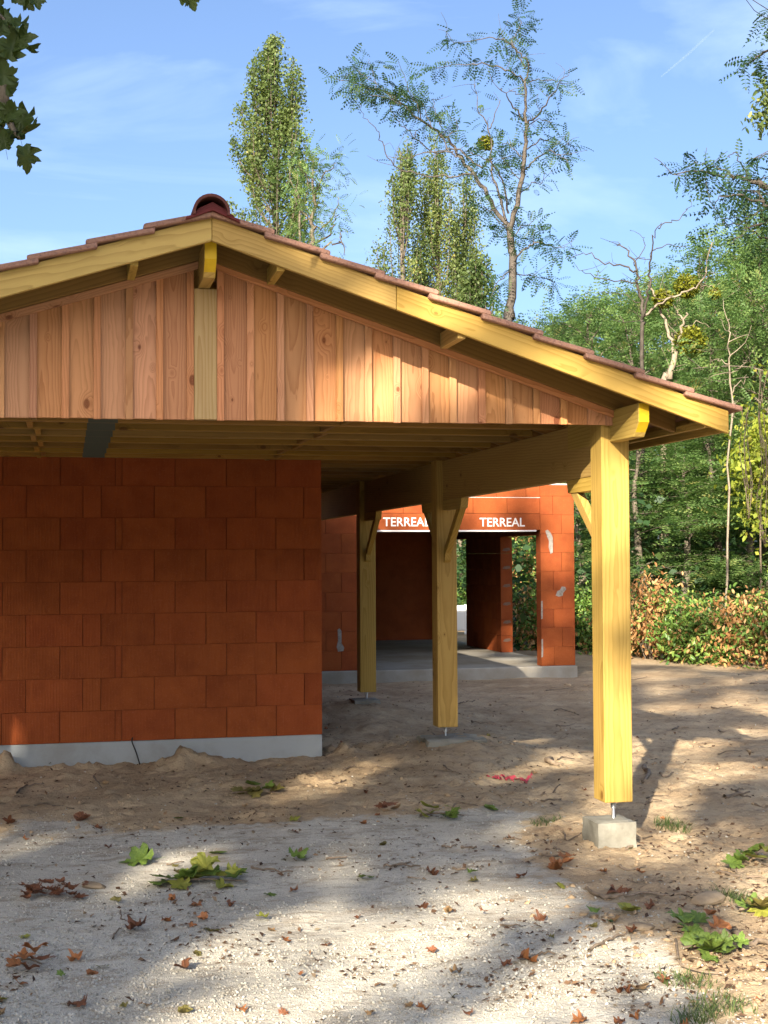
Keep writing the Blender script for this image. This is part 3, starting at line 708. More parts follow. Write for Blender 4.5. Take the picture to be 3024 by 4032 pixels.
# ------------------------------------------------------------------ concrete footings
def footing(name_label, x0, x1, y0, y1, top, h, taper, seed, rough=1.0):
    rng = random.Random(seed); bm = bmesh.new(); n = 5
    bmesh.ops.create_cube(bm, size=1.0); bmesh.ops.subdivide_edges(bm, edges=bm.edges[:], cuts=n, use_grid_fill=True)
    for v in bm.verts:
        t = .5-v.co.z; k = 1+taper*t
        edge = sum(abs(abs(c)-.5) < 1e-4 for c in v.co)
        jit = (.0015+.003*(edge >= 2))*rough
        v.co = ((v.co.x*k)*(x1-x0)+rng.uniform(-jit, jit), (v.co.y*k)*(y1-y0)+rng.uniform(-jit, jit), -t*h+rng.uniform(-jit, jit)*.6-.006*(edge >= 2))
    me = bpy.data.meshes.new('footing'); bm.to_mesh(me); bm.free()
    o = link('concrete_footing', me, None, M['concrete']); o.location = ((x0+x1)/2, (y0+y1)/2, top)
    return props(o, name_label, 'footing', 'concrete footings under the carport posts')
footing('rough grey concrete block under the nearest, tallest post', 3.095, 3.335, 7.835, 8.085, -1.588, .30, .06, 1)
footing('low broken concrete slab under the middle post', 3.03, 3.54, 11.60, 11.98, -1.566, .16, .05, 2, 4.0)
footing('small concrete block under the farthest post', 3.07, 3.36, 14.93, 15.24, -1.556, .22, .04, 3)
footing('concrete block under the left post outside the view', 2*RX-3.335, 2*RX-3.095, 7.835, 8.085, -1.60, .30, .05, 5)
rs = np.random.RandomState(7)
def rock(px, py, w, label, flat=.5, mat='earth_stone', seed=0):
    x, y, z = on_ground(px, py); r = random.Random(seed+int(px*7+py)); bm = bmesh.new(); bmesh.ops.create_icosphere(bm, subdivisions=2, radius=.5)
    for v in bm.verts:
        n = .75+.5*float(vnoise(v.co.x*3.1+px, v.co.y*3.3+v.co.z*2.7, 3)); v.co = (v.co.x*w*n, v.co.y*w*.7*n, v.co.z*w*flat*n)
    me = bpy.data.meshes.new('stone'); bm.to_mesh(me); bm.free()
    o = link('stone', me, None, M[mat]); o.location = (x, y, z+w*flat*.12); o.rotation_euler = (r.uniform(-.2, .2), r.uniform(-.2, .2), r.uniform(0, 6))
    return props(o, label, 'stone')

# ------------------------------------------------------------------ trees
def leaf_tone(n, rng, bias=0.0, sd=.22): return np.clip(.45+bias+rng.normal(0, sd, n), 0, 1)
def unit(rng, n):
    v = rng.normal(0, 1, (n, 3)); return v/np.linalg.norm(v, axis=1)[:, None]
def fronds_at(centres, spread, per, rng, outward_from=None, droop=.25):
    C_ = np.repeat(np.array(centres), per, 0); n = len(C_)
    off = rng.normal(0, spread, (n, 3))*np.array([1, 1, .7])
    D = unit(rng, n)*np.array([1, 1, .55]); D = D+off*.8/(spread+1e-6)*.5; D[:, 2] -= droop
    if outward_from is not None: D = D+(C_-outward_from)/(np.linalg.norm(C_-outward_from, axis=1)[:, None]+1e-6)*.5
    return C_+off, D
ROB = []
def robinia_variant(seed, h=10.0, crown0=.30, spread=1.9, per=15, low=False):
    rng = np.random.RandomState(seed); t = Tubes()
    lean = rng.normal(0, .25, 2); n = 7
    P = np.array([(lean[0]*(i/n)**1.5*2+rng.normal(0, .08), lean[1]*(i/n)**1.5*2+rng.normal(0, .08), h*.97*i/n-.1) for i in range(n+1)]); P[0, :2] = 0
    Q = bend(P, 3); u = np.linspace(0, 1, len(Q)); t.add(Q, .11*(1-u)**.8+.012, 6)
    tips = []
    nl = 26 if not low else 20
    for i in range(nl):
        f = crown0+(.98-crown0)*(i+rng.rand()*.8)/nl; b = Q[min(int(f*(len(Q)-1)), len(Q)-1)]
        az = i*2.4+rng.normal(0, .4); prof = math.sin(math.pi*min(1, .18+.80*(f-crown0)/(1-crown0)))**.7
        L = spread*(.55+.6*rng.rand())*prof+.25; el = .25+.7*rng.rand()+.5*(f > .85)
        d = np.array([math.cos(az)*math.cos(el), math.sin(az)*math.cos(el), math.sin(el)])
        m1 = b+d*L*.5+rng.normal(0, .08, 3); e = b+d*L+np.array([0, 0, -.15*L])+rng.normal(0, .1, 3)
        t.add(bend([b, m1, e], 3), np.linspace(.035, .006, 7), 4); tips += [m1*.4+e*.6, e]
        for k in range(3):
            s0 = b+(e-b)*rng.uniform(.35, .95); s1 = s0+unit(rng, 1)[0]*np.array([1, 1, .5])*L*.38
            t.add([s0, (s0+s1)/2+rng.normal(0, .03, 3), s1], [.012, .009, .004], 3); tips.append(s1)
    tips = np.array(tips); P_, D_ = fronds_at(tips, .22, per, rng, Q[len(Q)//2])
    me = scatter('crown', *FROND_S, P_, frames(D_, rng), rng.uniform(.24, .42, len(P_)), M['l_robinia'], tone=leaf_tone(len(P_), rng, rng.uniform(-.06, .06)), obj=False)
    tm = np_mesh('trunk', np.concatenate(t.V), np.concatenate(t.F), M['bark'], None, True)
    return tm, me
ROB = [robinia_variant(11), robinia_variant(12, spread=2.3, per=14), robinia_variant(13, spread=1.5, crown0=.22), robinia_variant(14, crown0=.45, spread=2.1), robinia_variant(15, crown0=.12, spread=1.7, low=True, per=18)]
def plant_tree(px, D, top_y, var, label, rot, wide=1.0, group='robinia trees of the wood edge', name='robinia_tree'):
    p = at_depth(px, 1230, D); z = gh(p[0], p[1]); top = at_depth(px, top_y, D)[2]; k = (top-z)/10.0
    t = empty(name, (p[0], p[1], z-.05), label, 'tree', group)
    for nm, me in zip(('trunk', 'crown'), ROB[var]): link(nm, me, t)
    t.rotation_euler = (0, 0, rot); w = max(.62, min(k, 1.15))*wide; t.scale = (w, w, k)
    return t
FRONT = [(1135, 34, 668, 2, 'slim robinia rising just right of the tall sparse tree, above the roof slope'), (1185, 33, 690, 0, 'low topped robinia above the middle of the right roof slope'),
         (1238, 35, 662, 1, 'broad robinia above the roof slope, left of the dead bare branches'), (1292, 32, 650, 3, 'robinia behind the dark bare branches above the roof'),
         (1345, 33.5, 612, 0, 'robinia behind the pale forked trunk, left side'), (1398, 30.5, 655, 2, 'robinia between the dark bare tree and the pale forked trunk'),
         (1450, 32.5, 600, 1, 'robinia behind the yellow green mistletoe balls'), (1497, 34.5, 500, 2, 'narrow spire topped robinia standing taller than its neighbours'),
         (1542, 30, 640, 3, 'robinia above the roof eave with open sky beside its top'), (1592, 31, 545, 0, 'tall robinia right of the sky gap, above the eave end'),
         (1642, 28.5, 560, 1, 'dense robinia at the right edge of the view'), (1700, 28, 500, 3, 'robinia cut by the right edge of the view'), (1765, 27, 430, 1, 'robinia just outside the right edge')]
for i, (px, D, ty, v, lab) in enumerate(FRONT): plant_tree(px, D, ty, v, lab, i*1.3, 1.0)
DEEP = ['deeper robinia showing low beside the trunk of the tall sparse tree', 'deeper robinia in the lowest dip of the wood skyline', 'deeper robinia left of the thin dead branches, above the roof', 'deeper robinia filling in behind the dead dark tree, left side',
        'deeper robinia right behind the dead dark tree trunk', 'deeper robinia behind the lowest mistletoe ball', 'deeper robinia behind the narrow spire topped one', 'deeper robinia closing the sky gap above the eave end',
        'deeper robinia behind the tall one near the right edge', 'deeper robinia at the very right edge, behind the dense one', 'deeper robinia just past the right edge']
for i, (px, D, ty) in enumerate([(1100, 42, 700), (1160, 43, 690), (1222, 40, 690), (1312, 41, 645), (1372, 39, 610), (1432, 42, 600), (1490, 40, 585), (1558, 42, 600), (1620, 39, 530), (1690, 40, 490), (1750, 41, 470)]):
    plant_tree(px, D, ty, (i*3+1) % 4, DEEP[i], i*2.1+.5, 1.25, 'robinias deeper in the wood')
LOW = [(1000, 37, 800, 'young leafy robinia seen through the gap beside the white panel'), (1065, 38, 790, 'young robinia hidden behind the brick building'), (1125, 34, 790, 'young robinia seen in the right opening of the brick building'),
       (1180, 33, 800, 'young robinia behind the right pier of the brick building'), (1262, 28, 930, 'young robinia between the brick pier and the nearest post'), (1375, 27, 900, 'leafy young robinia right of the nearest post, under the eave'),
       (1430, 28.5, 935, 'leafy young robinia below the corner of the eave'), (1492, 26.5, 960, 'young robinia with low crown above the green hedge'), (1555, 28, 880, 'young robinia right of the eave end'),
       (1612, 26.5, 960, 'young robinia above the dry laurel on the right'), (1672, 26, 900, 'young robinia at the right edge above the hedge')]
for i, (px, D, ty, lab) in enumerate(LOW): plant_tree(px, D, ty, 4, lab, i*1.7, 1.5, 'young robinias in front of the wood')

# unseen wood added behind and beside the viewer, to block the low sky
def ring_pts(rng, n):
    u = rng.rand(n); P = np.zeros((n, 3)); k = rng.rand(n) < .62
    P[:, 0] = np.where(k, rng.uniform(-34, 34, n), rng.uniform(-20, -14, n)); P[:, 1] = np.where(k, rng.uniform(-25, -19, n), rng.uniform(-20, 34, n))
    P[:, 2] = G0+u**.8*np.where(k, 7.2, 8.5)*(.75+.5*fbm(P[:, 0]*.2, P[:, 1]*.2, 2, 6)); return P
# the far wood and its undergrowth, read as a mass
def mass(name, label, n, fn, size, mat, seed, tmpl=DIAMOND):
    rng = np.random.RandomState(seed); P = fn(rng, n); D = unit(rng, n); D[:, 2] *= .4
    o = scatter(name, *tmpl, P, frames(D, rng, jitter=.8), rng.uniform(size[0], size[1], n), M[mat], tone=leaf_tone(n, rng))
    return props(o, label, None, None, 'stuff')
def wood_pts(rng, n):
    px = rng.uniform(960, 1900, n); D = rng.uniform(47, 60, n); top = np.interp(px, [960, 1150, 1300, 1450, 1600, 1900], [790, 745, 700, 660, 600, 520])
    top = top+70*(fbm(px/45.0, D*.3, 3, 4)-.5)
    y = 1245-(1245-top)*rng.rand(n)**.85; k = fbm(px/30., y/30., 3, 8) > .42; px, y, D = px[k], y[k], D[k]
    return np.stack([((px[i]*PS-CW/2)*CR-(y[i]*PS-CH/2)*CU+F_PX*_f)/F_PX*D[i] for i in range(len(px))])
def fix_n(fn):
    def g(rng, n):
        P = fn(rng, n*2); return P[:n] if len(P) >= n else np.concatenate([P, P[:n-len(P)]])
    return g
mass('far_wood', 'dense mass of far woodland foliage', 15000, fix_n(wood_pts), (.3, .6), 'l_robinia', 31)
mass('added_wood', 'unseen leafy wood added behind and beside the viewer to block low sky', 14000, ring_pts, (.6, 1.1), 'l_dark', 33)
def under_pts(rng, n):
    px = rng.uniform(980, 1850, n); D = np.where(px < 1085, rng.uniform(34, 38, n), rng.uniform(25.5, 36, n)); z = rng.rand(n)**1.5*2.6
    d = np.stack([at_depth(a, 1230, b) for a, b in zip(px, D)]); k = fbm(d[:, 0]*1.1, d[:, 1]*.8, 3, 2)*2.1
    d[:, 2] = ground_h(d[:, 0], d[:, 1])+z*k; return d
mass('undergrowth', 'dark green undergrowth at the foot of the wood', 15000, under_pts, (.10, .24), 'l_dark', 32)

def poplar(px, D, prof, base_y, label, seed, n=13000, mat='l_poplar', bias=0.0, leaf=(.09, .17), clumps=260, name='poplar_tree', group=None, tall=True):
    """prof: (y, left half width, right half width) in photo pixels at distance D, converted to metres"""
    rng = np.random.RandomState(seed); base = at_depth(px, 1230, D); bz = gh(base[0], base[1]); mpp = D*PS/F_PX
    zs = [at_depth(px, y, D)[2] for y, a, b in prof]; top = max(zs)
    t = empty(name, (base[0], base[1], bz), label, 'tree', group)
    rgt = CR/np.linalg.norm(CR); fwd = np.array([rgt[1]*-1, rgt[0], 0]); fwd /= np.linalg.norm(fwd)
    tb = Tubes(); tb.add([(0, 0, -.3), (.1, 0, (top-bz)*.4), (0, .1, (top-bz)*.96)], [.34, .22, .03], 7)
    Lz = np.array([z-bz for z in zs][::-1]); La = np.array([a for y, a, b in prof][::-1])*mpp*1.14; Lb = np.array([b for y, a, b in prof][::-1])*mpp*1.08
    PP = []; TT = []; per = n//clumps
    for i in range(clumps):
        f = rng.rand()**.85; z = Lz[0]+(Lz[-1]-Lz[0])*f; az = rng.uniform(0, 2*math.pi); r = math.sqrt(rng.uniform(.12, 1.12))
        c = math.cos(az); w = np.interp(z, Lz, Lb if c > 0 else La); dw = np.interp(z, Lz, (La+Lb)/2)
        p = rgt*c*w*r*.93+fwd*math.sin(az)*dw*r*.93; L = rng.uniform(1.1, 2.9)*D/60; z0 = max(.8, z-L); s0 = .68+.25*rng.rand()
        q0 = np.array([p[0]*s0, p[1]*s0, z0]); q1 = np.array([p[0], p[1], z])
        tb.add(bend([(0, 0, max(.3, z0-1.2)), q0, q1], 3), np.linspace(.05, .008, 7), 4)
        u = rng.rand(per)**.8; rad = (.20+.50*np.sin(np.pi*np.clip(u, 0, 1)**.9))*D/60*rng.uniform(.7, 1.25)
        PP.append(q0*(1-u[:, None])+q1*u[:, None]+unit(rng, per)*(rad*rng.rand(per)**.5)[:, None]*np.array([1, 1, 1.2])); TT.append(np.clip(.42+bias+rng.normal(0, .17)+rng.normal(0, .14, per), 0, 1))
    P = np.concatenate(PP); m = len(P); tone = np.concatenate(TT); D_ = unit(rng, m); D_[:, 2] -= .2
    scatter('crown', *DIAMOND, P, frames(D_, rng, jitter=.9), rng.uniform(leaf[0], leaf[1], m), M[mat], t, tone)
    tb.build('trunk', M['bark'], t); return t
poplar(597, 60, [(66, 4, 6), (85, 22, 25), (105, 40, 40), (150, 52, 52), (200, 62, 58), (250, 74, 62), (300, 88, 84), (350, 93, 92), (400, 99, 90), (480, 106, 92), (600, 112, 95), (900, 70, 60)], 1230, 'large olive green poplar rising behind the ridge of the roof', 41, 36000, clumps=135)
poplar(872, 66, [(278, 6, 8), (295, 20, 20), (340, 26, 26), (385, 34, 28), (405, 54, 30), (450, 60, 38), (560, 64, 50), (700, 60, 50), (950, 40, 40)], 1230, 'left slim poplar of the pair right of the roof ridge', 42, 14000, clumps=56, group='poplars right of the ridge')
poplar(950, 68, [(276, 8, 12), (300, 22, 28), (350, 26, 40), (400, 36, 48), (500, 50, 56), (600, 56, 60), (700, 60, 60), (950, 40, 40)], 1230, 'thicker golden green poplar beside the sparse leaning tree', 43, 18000, bias=.12, clumps=66, group='poplars right of the ridge')
poplar(1008, 70, [(345, 8, 10), (420, 20, 26), (520, 34, 34), (620, 38, 48), (760, 34, 40)], 1230, 'short thin poplar on the right of the poplar pair', 44, 10000, bias=.05, clumps=30, group='poplars right of the ridge')
poplar(1040, 52, [(545, 10, 14), (590, 30, 36), (650, 46, 44), (720, 60, 52), (900, 60, 60)], 1230, 'loose olive leaved tree low behind the roof at the foot of the sparse leaning tree', 45, 9000, clumps=50, leaf=(.10, .17), name='leafy_tree', bias=-.12)

# trees drawn limb by limb, each limb with its own depth
def limb_tree(name, label, cat, D, limbs, mat, leafy=(), frond=FROND, fl=(.24, .36), per_m=26, seed=0, lm='l_robinia', tone=-.15, wob=.02, group=None, spread=.13, droop=.35, extra=None):
    rng = np.random.RandomState(seed); p0 = at_depth(*limbs[0][0][0], D); bz = gh(p0[0], p0[1]); t = empty(name, (p0[0], p0[1], bz), label, cat, group); o0 = np.array([p0[0], p0[1], bz])
    tb = Tubes(); FP = []; FD = []
    for li, (pts, r0, r1, dd, dens) in enumerate(limbs):
        W = [at_depth(x, y, D+dd*i/max(1, len(pts)-1)) for i, (x, y) in enumerate(pts)]
        if li == 0: W = [np.array([p0[0]-.1, p0[1], bz-.2])]+W
        Q = bend(W, 5, wob, rng)-o0; tb.add(Q, np.linspace(r0, r1, len(Q)), 6 if r0 > .04 else 4)
        seg = np.linalg.norm(np.diff(Q, axis=0), axis=1).sum()
        if dens > 0:
            n = int(seg*per_m*dens); u = rng.rand(n)**.75; i = np.minimum((u*(len(Q)-1)).astype(int), len(Q)-2); f = (u*(len(Q)-1)-i)[:, None]
            P = Q[i]*(1-f)+Q[i+1]*f; off = rng.normal(0, spread, (n, 3)); T = Q[i+1]-Q[i]; T /= np.linalg.norm(T, axis=1)[:, None]+1e-9
            FP.append(P+off); FD.append(unit(rng, n)*.9+T*.5+np.array([0, 0, -droop])+off/spread*.3)
        if r0 > .012:
            for k in range(int(seg*(1.6 if dens else 1.0))+1):                       # side twigs
                i = rng.randint(len(Q)//4, len(Q)); d = unit(rng, 1)[0]; d[2] = abs(d[2])*.8+.1; L = rng.uniform(.25, .7)
                tb.add(bend([Q[i], Q[i]+d*L*.5+rng.normal(0, .04, 3), Q[i]+d*L+rng.normal(0, .08, 3)], 2), np.linspace(min(.010, r1+.003), .003, 5), 3)
    tb.build('trunk', M[mat], t)
    if FP:
        P = np.concatenate(FP); D_ = np.concatenate(FD); scatter('crown', *frond, P, frames(D_, rng), rng.uniform(fl[0], fl[1], len(P)), M[lm], t, leaf_tone(len(P), rng, tone))
    return t
def z8(*a): return [((800+x/1.106)/PS, y/1.106/PS) for x, y in a]
limb_tree('robinia_tree', 'tall sparse robinia with a long limb leaning left against the sky', 'tree', 30, [
    (z8((1325, 1480), (1338, 1380), (1350, 1150), (1335, 1000)), .115, .075, 0, 0),
    (z8((1335, 1000), (1250, 880), (1180, 760), (1120, 690), (1060, 600), (960, 530), (870, 455), (760, 390), (650, 362), (545, 335)), .052, .005, 2.0, .6),
    (z8((1335, 1000), (1385, 800), (1400, 640), (1405, 500), (1402, 355)), .06, .022, -.8, .3),
    (z8((1402, 355), (1330, 310), (1250, 285), (1150, 280), (1000, 295)), .022, .005, 1.0, .7),
    (z8((1402, 355), (1420, 290), (1380, 235), (1320, 180), (1240, 160), (1110, 190), (1060, 150)), .022, .004, -1, .55),
    (z8((1400, 300), (1370, 240), (1350, 170), (1385, 110), (1370, 70)), .018, .005, .5, 1.2),
    (z8((1402, 360), (1460, 345), (1540, 355), (1590, 360)), .014, .004, .5, .8), (z8((1415, 540), (1480, 470), (1530, 400), (1575, 335)), .022, .006, -1.2, .12),
    (z8((1405, 740), (1450, 690), (1510, 660), (1560, 680), (1590, 710)), .020, .005, -.8, .7), (z8((1410, 650), (1470, 610), (1540, 630), (1600, 640)), .016, .005, .8, .7),
    (z8((1405, 560), (1450, 525), (1520, 530)), .014, .005, -.4, .9), (z8((1320, 960), (1290, 850), (1255, 720), (1245, 560), (1195, 480), (1185, 370)), .03, .005, 1.2, .15),
    (z8((1245, 560), (1270, 500), (1295, 435)), .014, .005, .4, 0), (z8((1405, 530), (1340, 450), (1298, 385)), .022, .007, -.7, 0), (z8((1402, 410), (1350, 400), (1330, 385)), .012, .005, .3, .1),
    (z8((1260, 690), (1200, 720), (1100, 650), (1010, 665), (910, 585), (860, 540), (815, 480)), .022, .006, 1.5, .12), (z8((1090, 660), (960, 665), (870, 690), (800, 680)), .014, .004, .6, .1),
    (z8((1180, 760), (1050, 770), (930, 760), (830, 720), (775, 620), (760, 570), (700, 510), (680, 455)), .018, .004, -1.5, 0), (z8((1120, 690), (1060, 640), (1040, 560), (1010, 480), (1000, 430)), .016, .004, .8, .5),
    (z8((1345, 1150), (1390, 1090), (1450, 1060), (1520, 1075), (1590, 1075)), .026, .005, -1.0, 1.0), (z8((1340, 1050), (1400, 980), (1460, 1000)), .014, .005, .7, 1.3), (z8((1340, 1010), (1290, 960), (1220, 900)), .014, .005, -.5, 1.3),
    (z8((1350, 1200), (1440, 1200), (1540, 1240)), .014, .004, .6, .9), (z8((1345, 1180), (1290, 1220), (1250, 1300)), .014, .004, -.6, .8), (z8((1395, 800), (1330, 720), (1300, 690), (1355, 680)), .012, .004, .5, .6),
    (z8((1400, 690), (1340, 640), (1300, 620)), .012, .004, .6, 1.0), (z8((1375, 850), (1440, 800), (1470, 800), (1490, 750)), .014, .004, .5, .3), (z8((1330, 930), (1300, 780), (1240, 700), (1160, 660)), .024, .005, -1, .9),
    (z8((870, 455), (800, 400), (700, 330), (650, 290)), .012, .003, 1, 1.3), (z8((960, 530), (920, 440), (880, 350), (850, 265)), .012, .003, -.5, .7), (z8((900, 480), (800, 430), (700, 400), (655, 410)), .012, .003, .6, 1.4),
    (z8((1000, 560), (960, 470), (900, 400)), .010, .003, .5, 1.3), (z8((760, 390), (740, 320), (720, 255)), .008, .003, .3, .3), (z8((1060, 600), (1110, 540), (1060, 500)), .010, .003, .3, .8)],
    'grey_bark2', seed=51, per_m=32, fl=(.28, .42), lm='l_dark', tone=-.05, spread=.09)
def z9(*a): return [((1900+x/1.2287)/PS, (800+y/1.2287)/PS) for x, y in a]
limb_tree('bare_tree', 'dead dark tree with bare forked branches reaching left over the roof slope', 'tree', 28, [
    (z9((770, 760), (775, 560), (760, 430), (740, 320), (710, 240), (650, 205)), .048, .010, .8, 0), (z9((745, 330), (690, 310), (590, 280), (490, 235), (400, 270)), .022, .004, 1.2, 0),
    (z9((770, 560), (800, 420), (815, 300), (830, 170), (865, 95)), .03, .006, -1, 0), (z9((820, 230), (900, 200), (990, 210)), .012, .004, .6, 0), (z9((850, 120), (920, 80), (990, 40), (1010, -10)), .012, .004, .4, 0),
    (z9((735, 305), (790, 200), (760, 150), (720, 130)), .010, .003, .5, 0), (z9((750, 380), (620, 370), (520, 350), (440, 300)), .014, .004, -.8, .1), (z9((760, 480), (650, 440), (560, 440)), .012, .004, .9, .3)],
    'dark_bark', seed=52, per_m=10, wob=.03)
limb_tree('bare_tree', 'pale forked dead trunk beside the yellow green mistletoe', 'tree', 28.8, [
    (z9((880, 960), (900, 840), (935, 720)), .075, .06, 0, 0), (z9((935, 720), (960, 620), (985, 530)), .05, .016, -.4, 0), (z9((930, 730), (900, 620), (845, 480), (800, 400)), .042, .016, .5, 0),
    (z9((780, 550), (850, 490), (950, 440), (1050, 395), (1085, 300), (1110, 190)), .030, .010, -1.2, 0), (z9((1050, 395), (1120, 400), (1190, 370)), .012, .004, .4, 0), (z9((965, 560), (940, 520)), .02, .012, .1, 0),
    (z9((960, 610), (1060, 580), (1150, 640), (1190, 690)), .012, .005, .8, 0)],
    'pale_bark', seed=53, wob=.02)
limb_tree('sapling', 'thin pale leafless sapling rising behind the eave end', 'tree', 24.5, [
    (z9((1195, 1500), (1200, 960), (1195, 800), (1190, 640), (1195, 560)), .024, .008, 0, 0), (z9((1195, 780), (1150, 760), (1100, 770)), .010, .004, .3, 0), (z9((1198, 810), (1250, 790), (1280, 760)), .010, .004, -.3, 0), (z9((1200, 920), (1260, 860), (1270, 840)), .010, .004, .3, .3)],
    'pale_bark', seed=54, wob=.03)
limb_tree('dry_tree', 'half bare grey branched tree between the large poplar and the roof', 'tree', 54, [
    (z8((480, 1230), (470, 1050), (485, 900), (480, 700)), .16, .03, 0, .1), (z8((420, 1100), (420, 900), (400, 740)), .06, .02, 1, .2), (z8((480, 1000), (560, 960), (590, 860)), .04, .01, -1, .9), (z8((475, 880), (530, 760), (580, 710)), .04, .01, -.5, 1.0),
    (z8((480, 1060), (540, 1040), (570, 970), (580, 940)), .05, .012, 1, 0), (z8((500, 1100), (590, 1050), (610, 1010)), .05, .012, .6, 0), (z8((590, 1050), (620, 1110)), .03, .01, .3, 0), (z8((470, 980), (400, 860), (370, 700)), .04, .012, 1, .6),
    (z8((480, 850), (440, 760), (450, 690)), .04, .01, -1, 1.0), (z8((478, 930), (420, 980), (390, 1040)), .04, .01, .8, 1.0)],
    'bark', seed=55, per_m=40, fl=(.35, .6), spread=.35, wob=.06, tone=-.05)
# robinia reaching in from the right, much nearer
def zr(*a): return [((2500+x/2.212)/PS, y/2.212/PS) for x, y in a]
limb_tree('robinia_tree', 'near robinia outside the right edge whose feathery branches hang into the sky', 'tree', 15, [
    ([(1860, 1500), (1850, 1000), (1835, 500), (1800, 100), (1790, -300)], .16, .05, 1, 0),
    (zr((1900, 1900), (1500, 1750), (1159, 1620), (1000, 1570), (850, 1540), (600, 1500), (330, 1520)), .05, .004, .5, 1.4),
    (zr((1700, 1900), (1400, 1790), (1159, 1790), (1000, 1720), (850, 1700), (700, 1760)), .03, .004, -.5, 1.3), (zr((1159, 1800), (1010, 1880), (900, 1950), (700, 1960)), .014, .004, .3, 1.2),
    (zr((1159, 1790), (1050, 1660), (900, 1690)), .012, .003, .4, 1.0), (zr((1000, 1570), (940, 1450), (880, 1350), (800, 1360)), .010, .003, -.3, .8), (zr((850, 1540), (780, 1480), (560, 1430), (430, 1470)), .010, .003, .3, 1.2),
    (zr((1700, 700), (1400, 600), (1200, 480), (1080, 480), (960, 560)), .03, .004, .4, 1.3), (zr((1700, 100), (1300, 120), (1180, 130), (1080, 190)), .02, .003, -.3, 1.2), (zr((1500, 1350), (1250, 1330), (1000, 1390)), .02, .003, .2, .9),
    (zr((1600, 2050), (1300, 2050), (1159, 2080), (1010, 2000), (950, 1950)), .02, .003, .3, .1), (zr((1159, 1900), (1000, 1980), (850, 2120)), .014, .004, -.4, .05)],
    'dark_bark', seed=56, per_m=27, fl=(.20, .30), lm='l_dark', spread=.06, droop=.7, tone=-.05, wob=.015)
# broad leaved branch in the same corner
def leaf_cloud(t, pts, n, r, size, mat, seed, tmpl=OVAL, squash=.8, name='leaves'):
    rng = np.random.RandomState(seed); P = np.concatenate([np.array(p)+rng.normal(0, r, (n, 3))*np.array([1, 1, squash]) for p in pts]); o = np.array(t.location)
    D = unit(rng, len(P)); D[:, 2] -= .4
    return scatter(name, *tmpl, P-o, frames(D, rng, jitter=.7), rng.uniform(size[0], size[1], len(P)), M[mat], t, leaf_tone(len(P), rng))
p = at_depth(1720, 1230, 17); t = empty('poplar_tree', (p[0], p[1], gh(p[0], p[1])), 'heart leaved branch tip at the right edge, halfway up the sky', 'tree')
limb = Tubes(); a_, b_ = at_depth(1725, 200, 17)-np.array(t.location), at_depth(1655, 240, 17)-np.array(t.location)
limb.add([(0, 0, -.2), (.1, 0, 3), a_*np.array([1, 1, .8]), a_], [.12, .10, .05, .03], 6); limb.add([a_*np.array([1, 1, .9]), a_*.5+b_*.5, b_], [.03, .015, .005], 4); limb.build('trunk', M['bark'], t)
leaf_cloud(t, [at_depth(1662, 215, 17), at_depth(1650, 262, 17.2), at_depth(1675, 240, 16.8), at_depth(1700, 230, 17), at_depth(1668, 185, 17)], 110, .10, (.07, .11), 'l_poplar', 61, name='crown')

# mistletoe balls in the dead trees
def mistletoe(px, py, D, r_px, label, seed):
    c = at_depth(px, py, D); r = r_px*D*PS/F_PX; rng = np.random.RandomState(seed); t = empty('mistletoe', tuple(c), label, 'mistletoe', 'mistletoe balls in the trees')
    tb = Tubes()
    for i in range(22):
        d = unit(rng, 1)[0]; tb.add([(0, 0, 0), d*r*.5+rng.normal(0, .03, 3), d*r*.9], [.012, .008, .004], 3)
    tb.build('stems', M['twig'], t); n = int(2200*min(1.6, (r/.45)**1.5)); P = unit(rng, n)*(r*rng.uniform(.35, 1.0, n)**.6)[:, None]*np.array([1, 1, .9])
    scatter('leaf_ball', *DIAMOND, P, frames(P+unit(rng, n)*r*.8+np.array([0, 0, -.1]), rng), rng.uniform(.05, .095, n), M['l_mistle'], t, leaf_tone(n, rng))
mistletoe(1492, 737, 28.7, 34, 'largest yellow green mistletoe ball, beside the pale forked trunk', 1)
mistletoe(1483, 618, 28.6, 26, 'round mistletoe ball on the upper branch of the pale dead tree', 2)
mistletoe(1545, 632, 28.3, 11, 'smallest mistletoe tuft, right end of the pale branch', 3)
mistletoe(1432, 645, 28.9, 20, 'yellowish mistletoe left of the pale fork', 4)
mistletoe(1049, 308, 31, 15, 'little brown green mistletoe high in the sparse leaning robinia', 5)

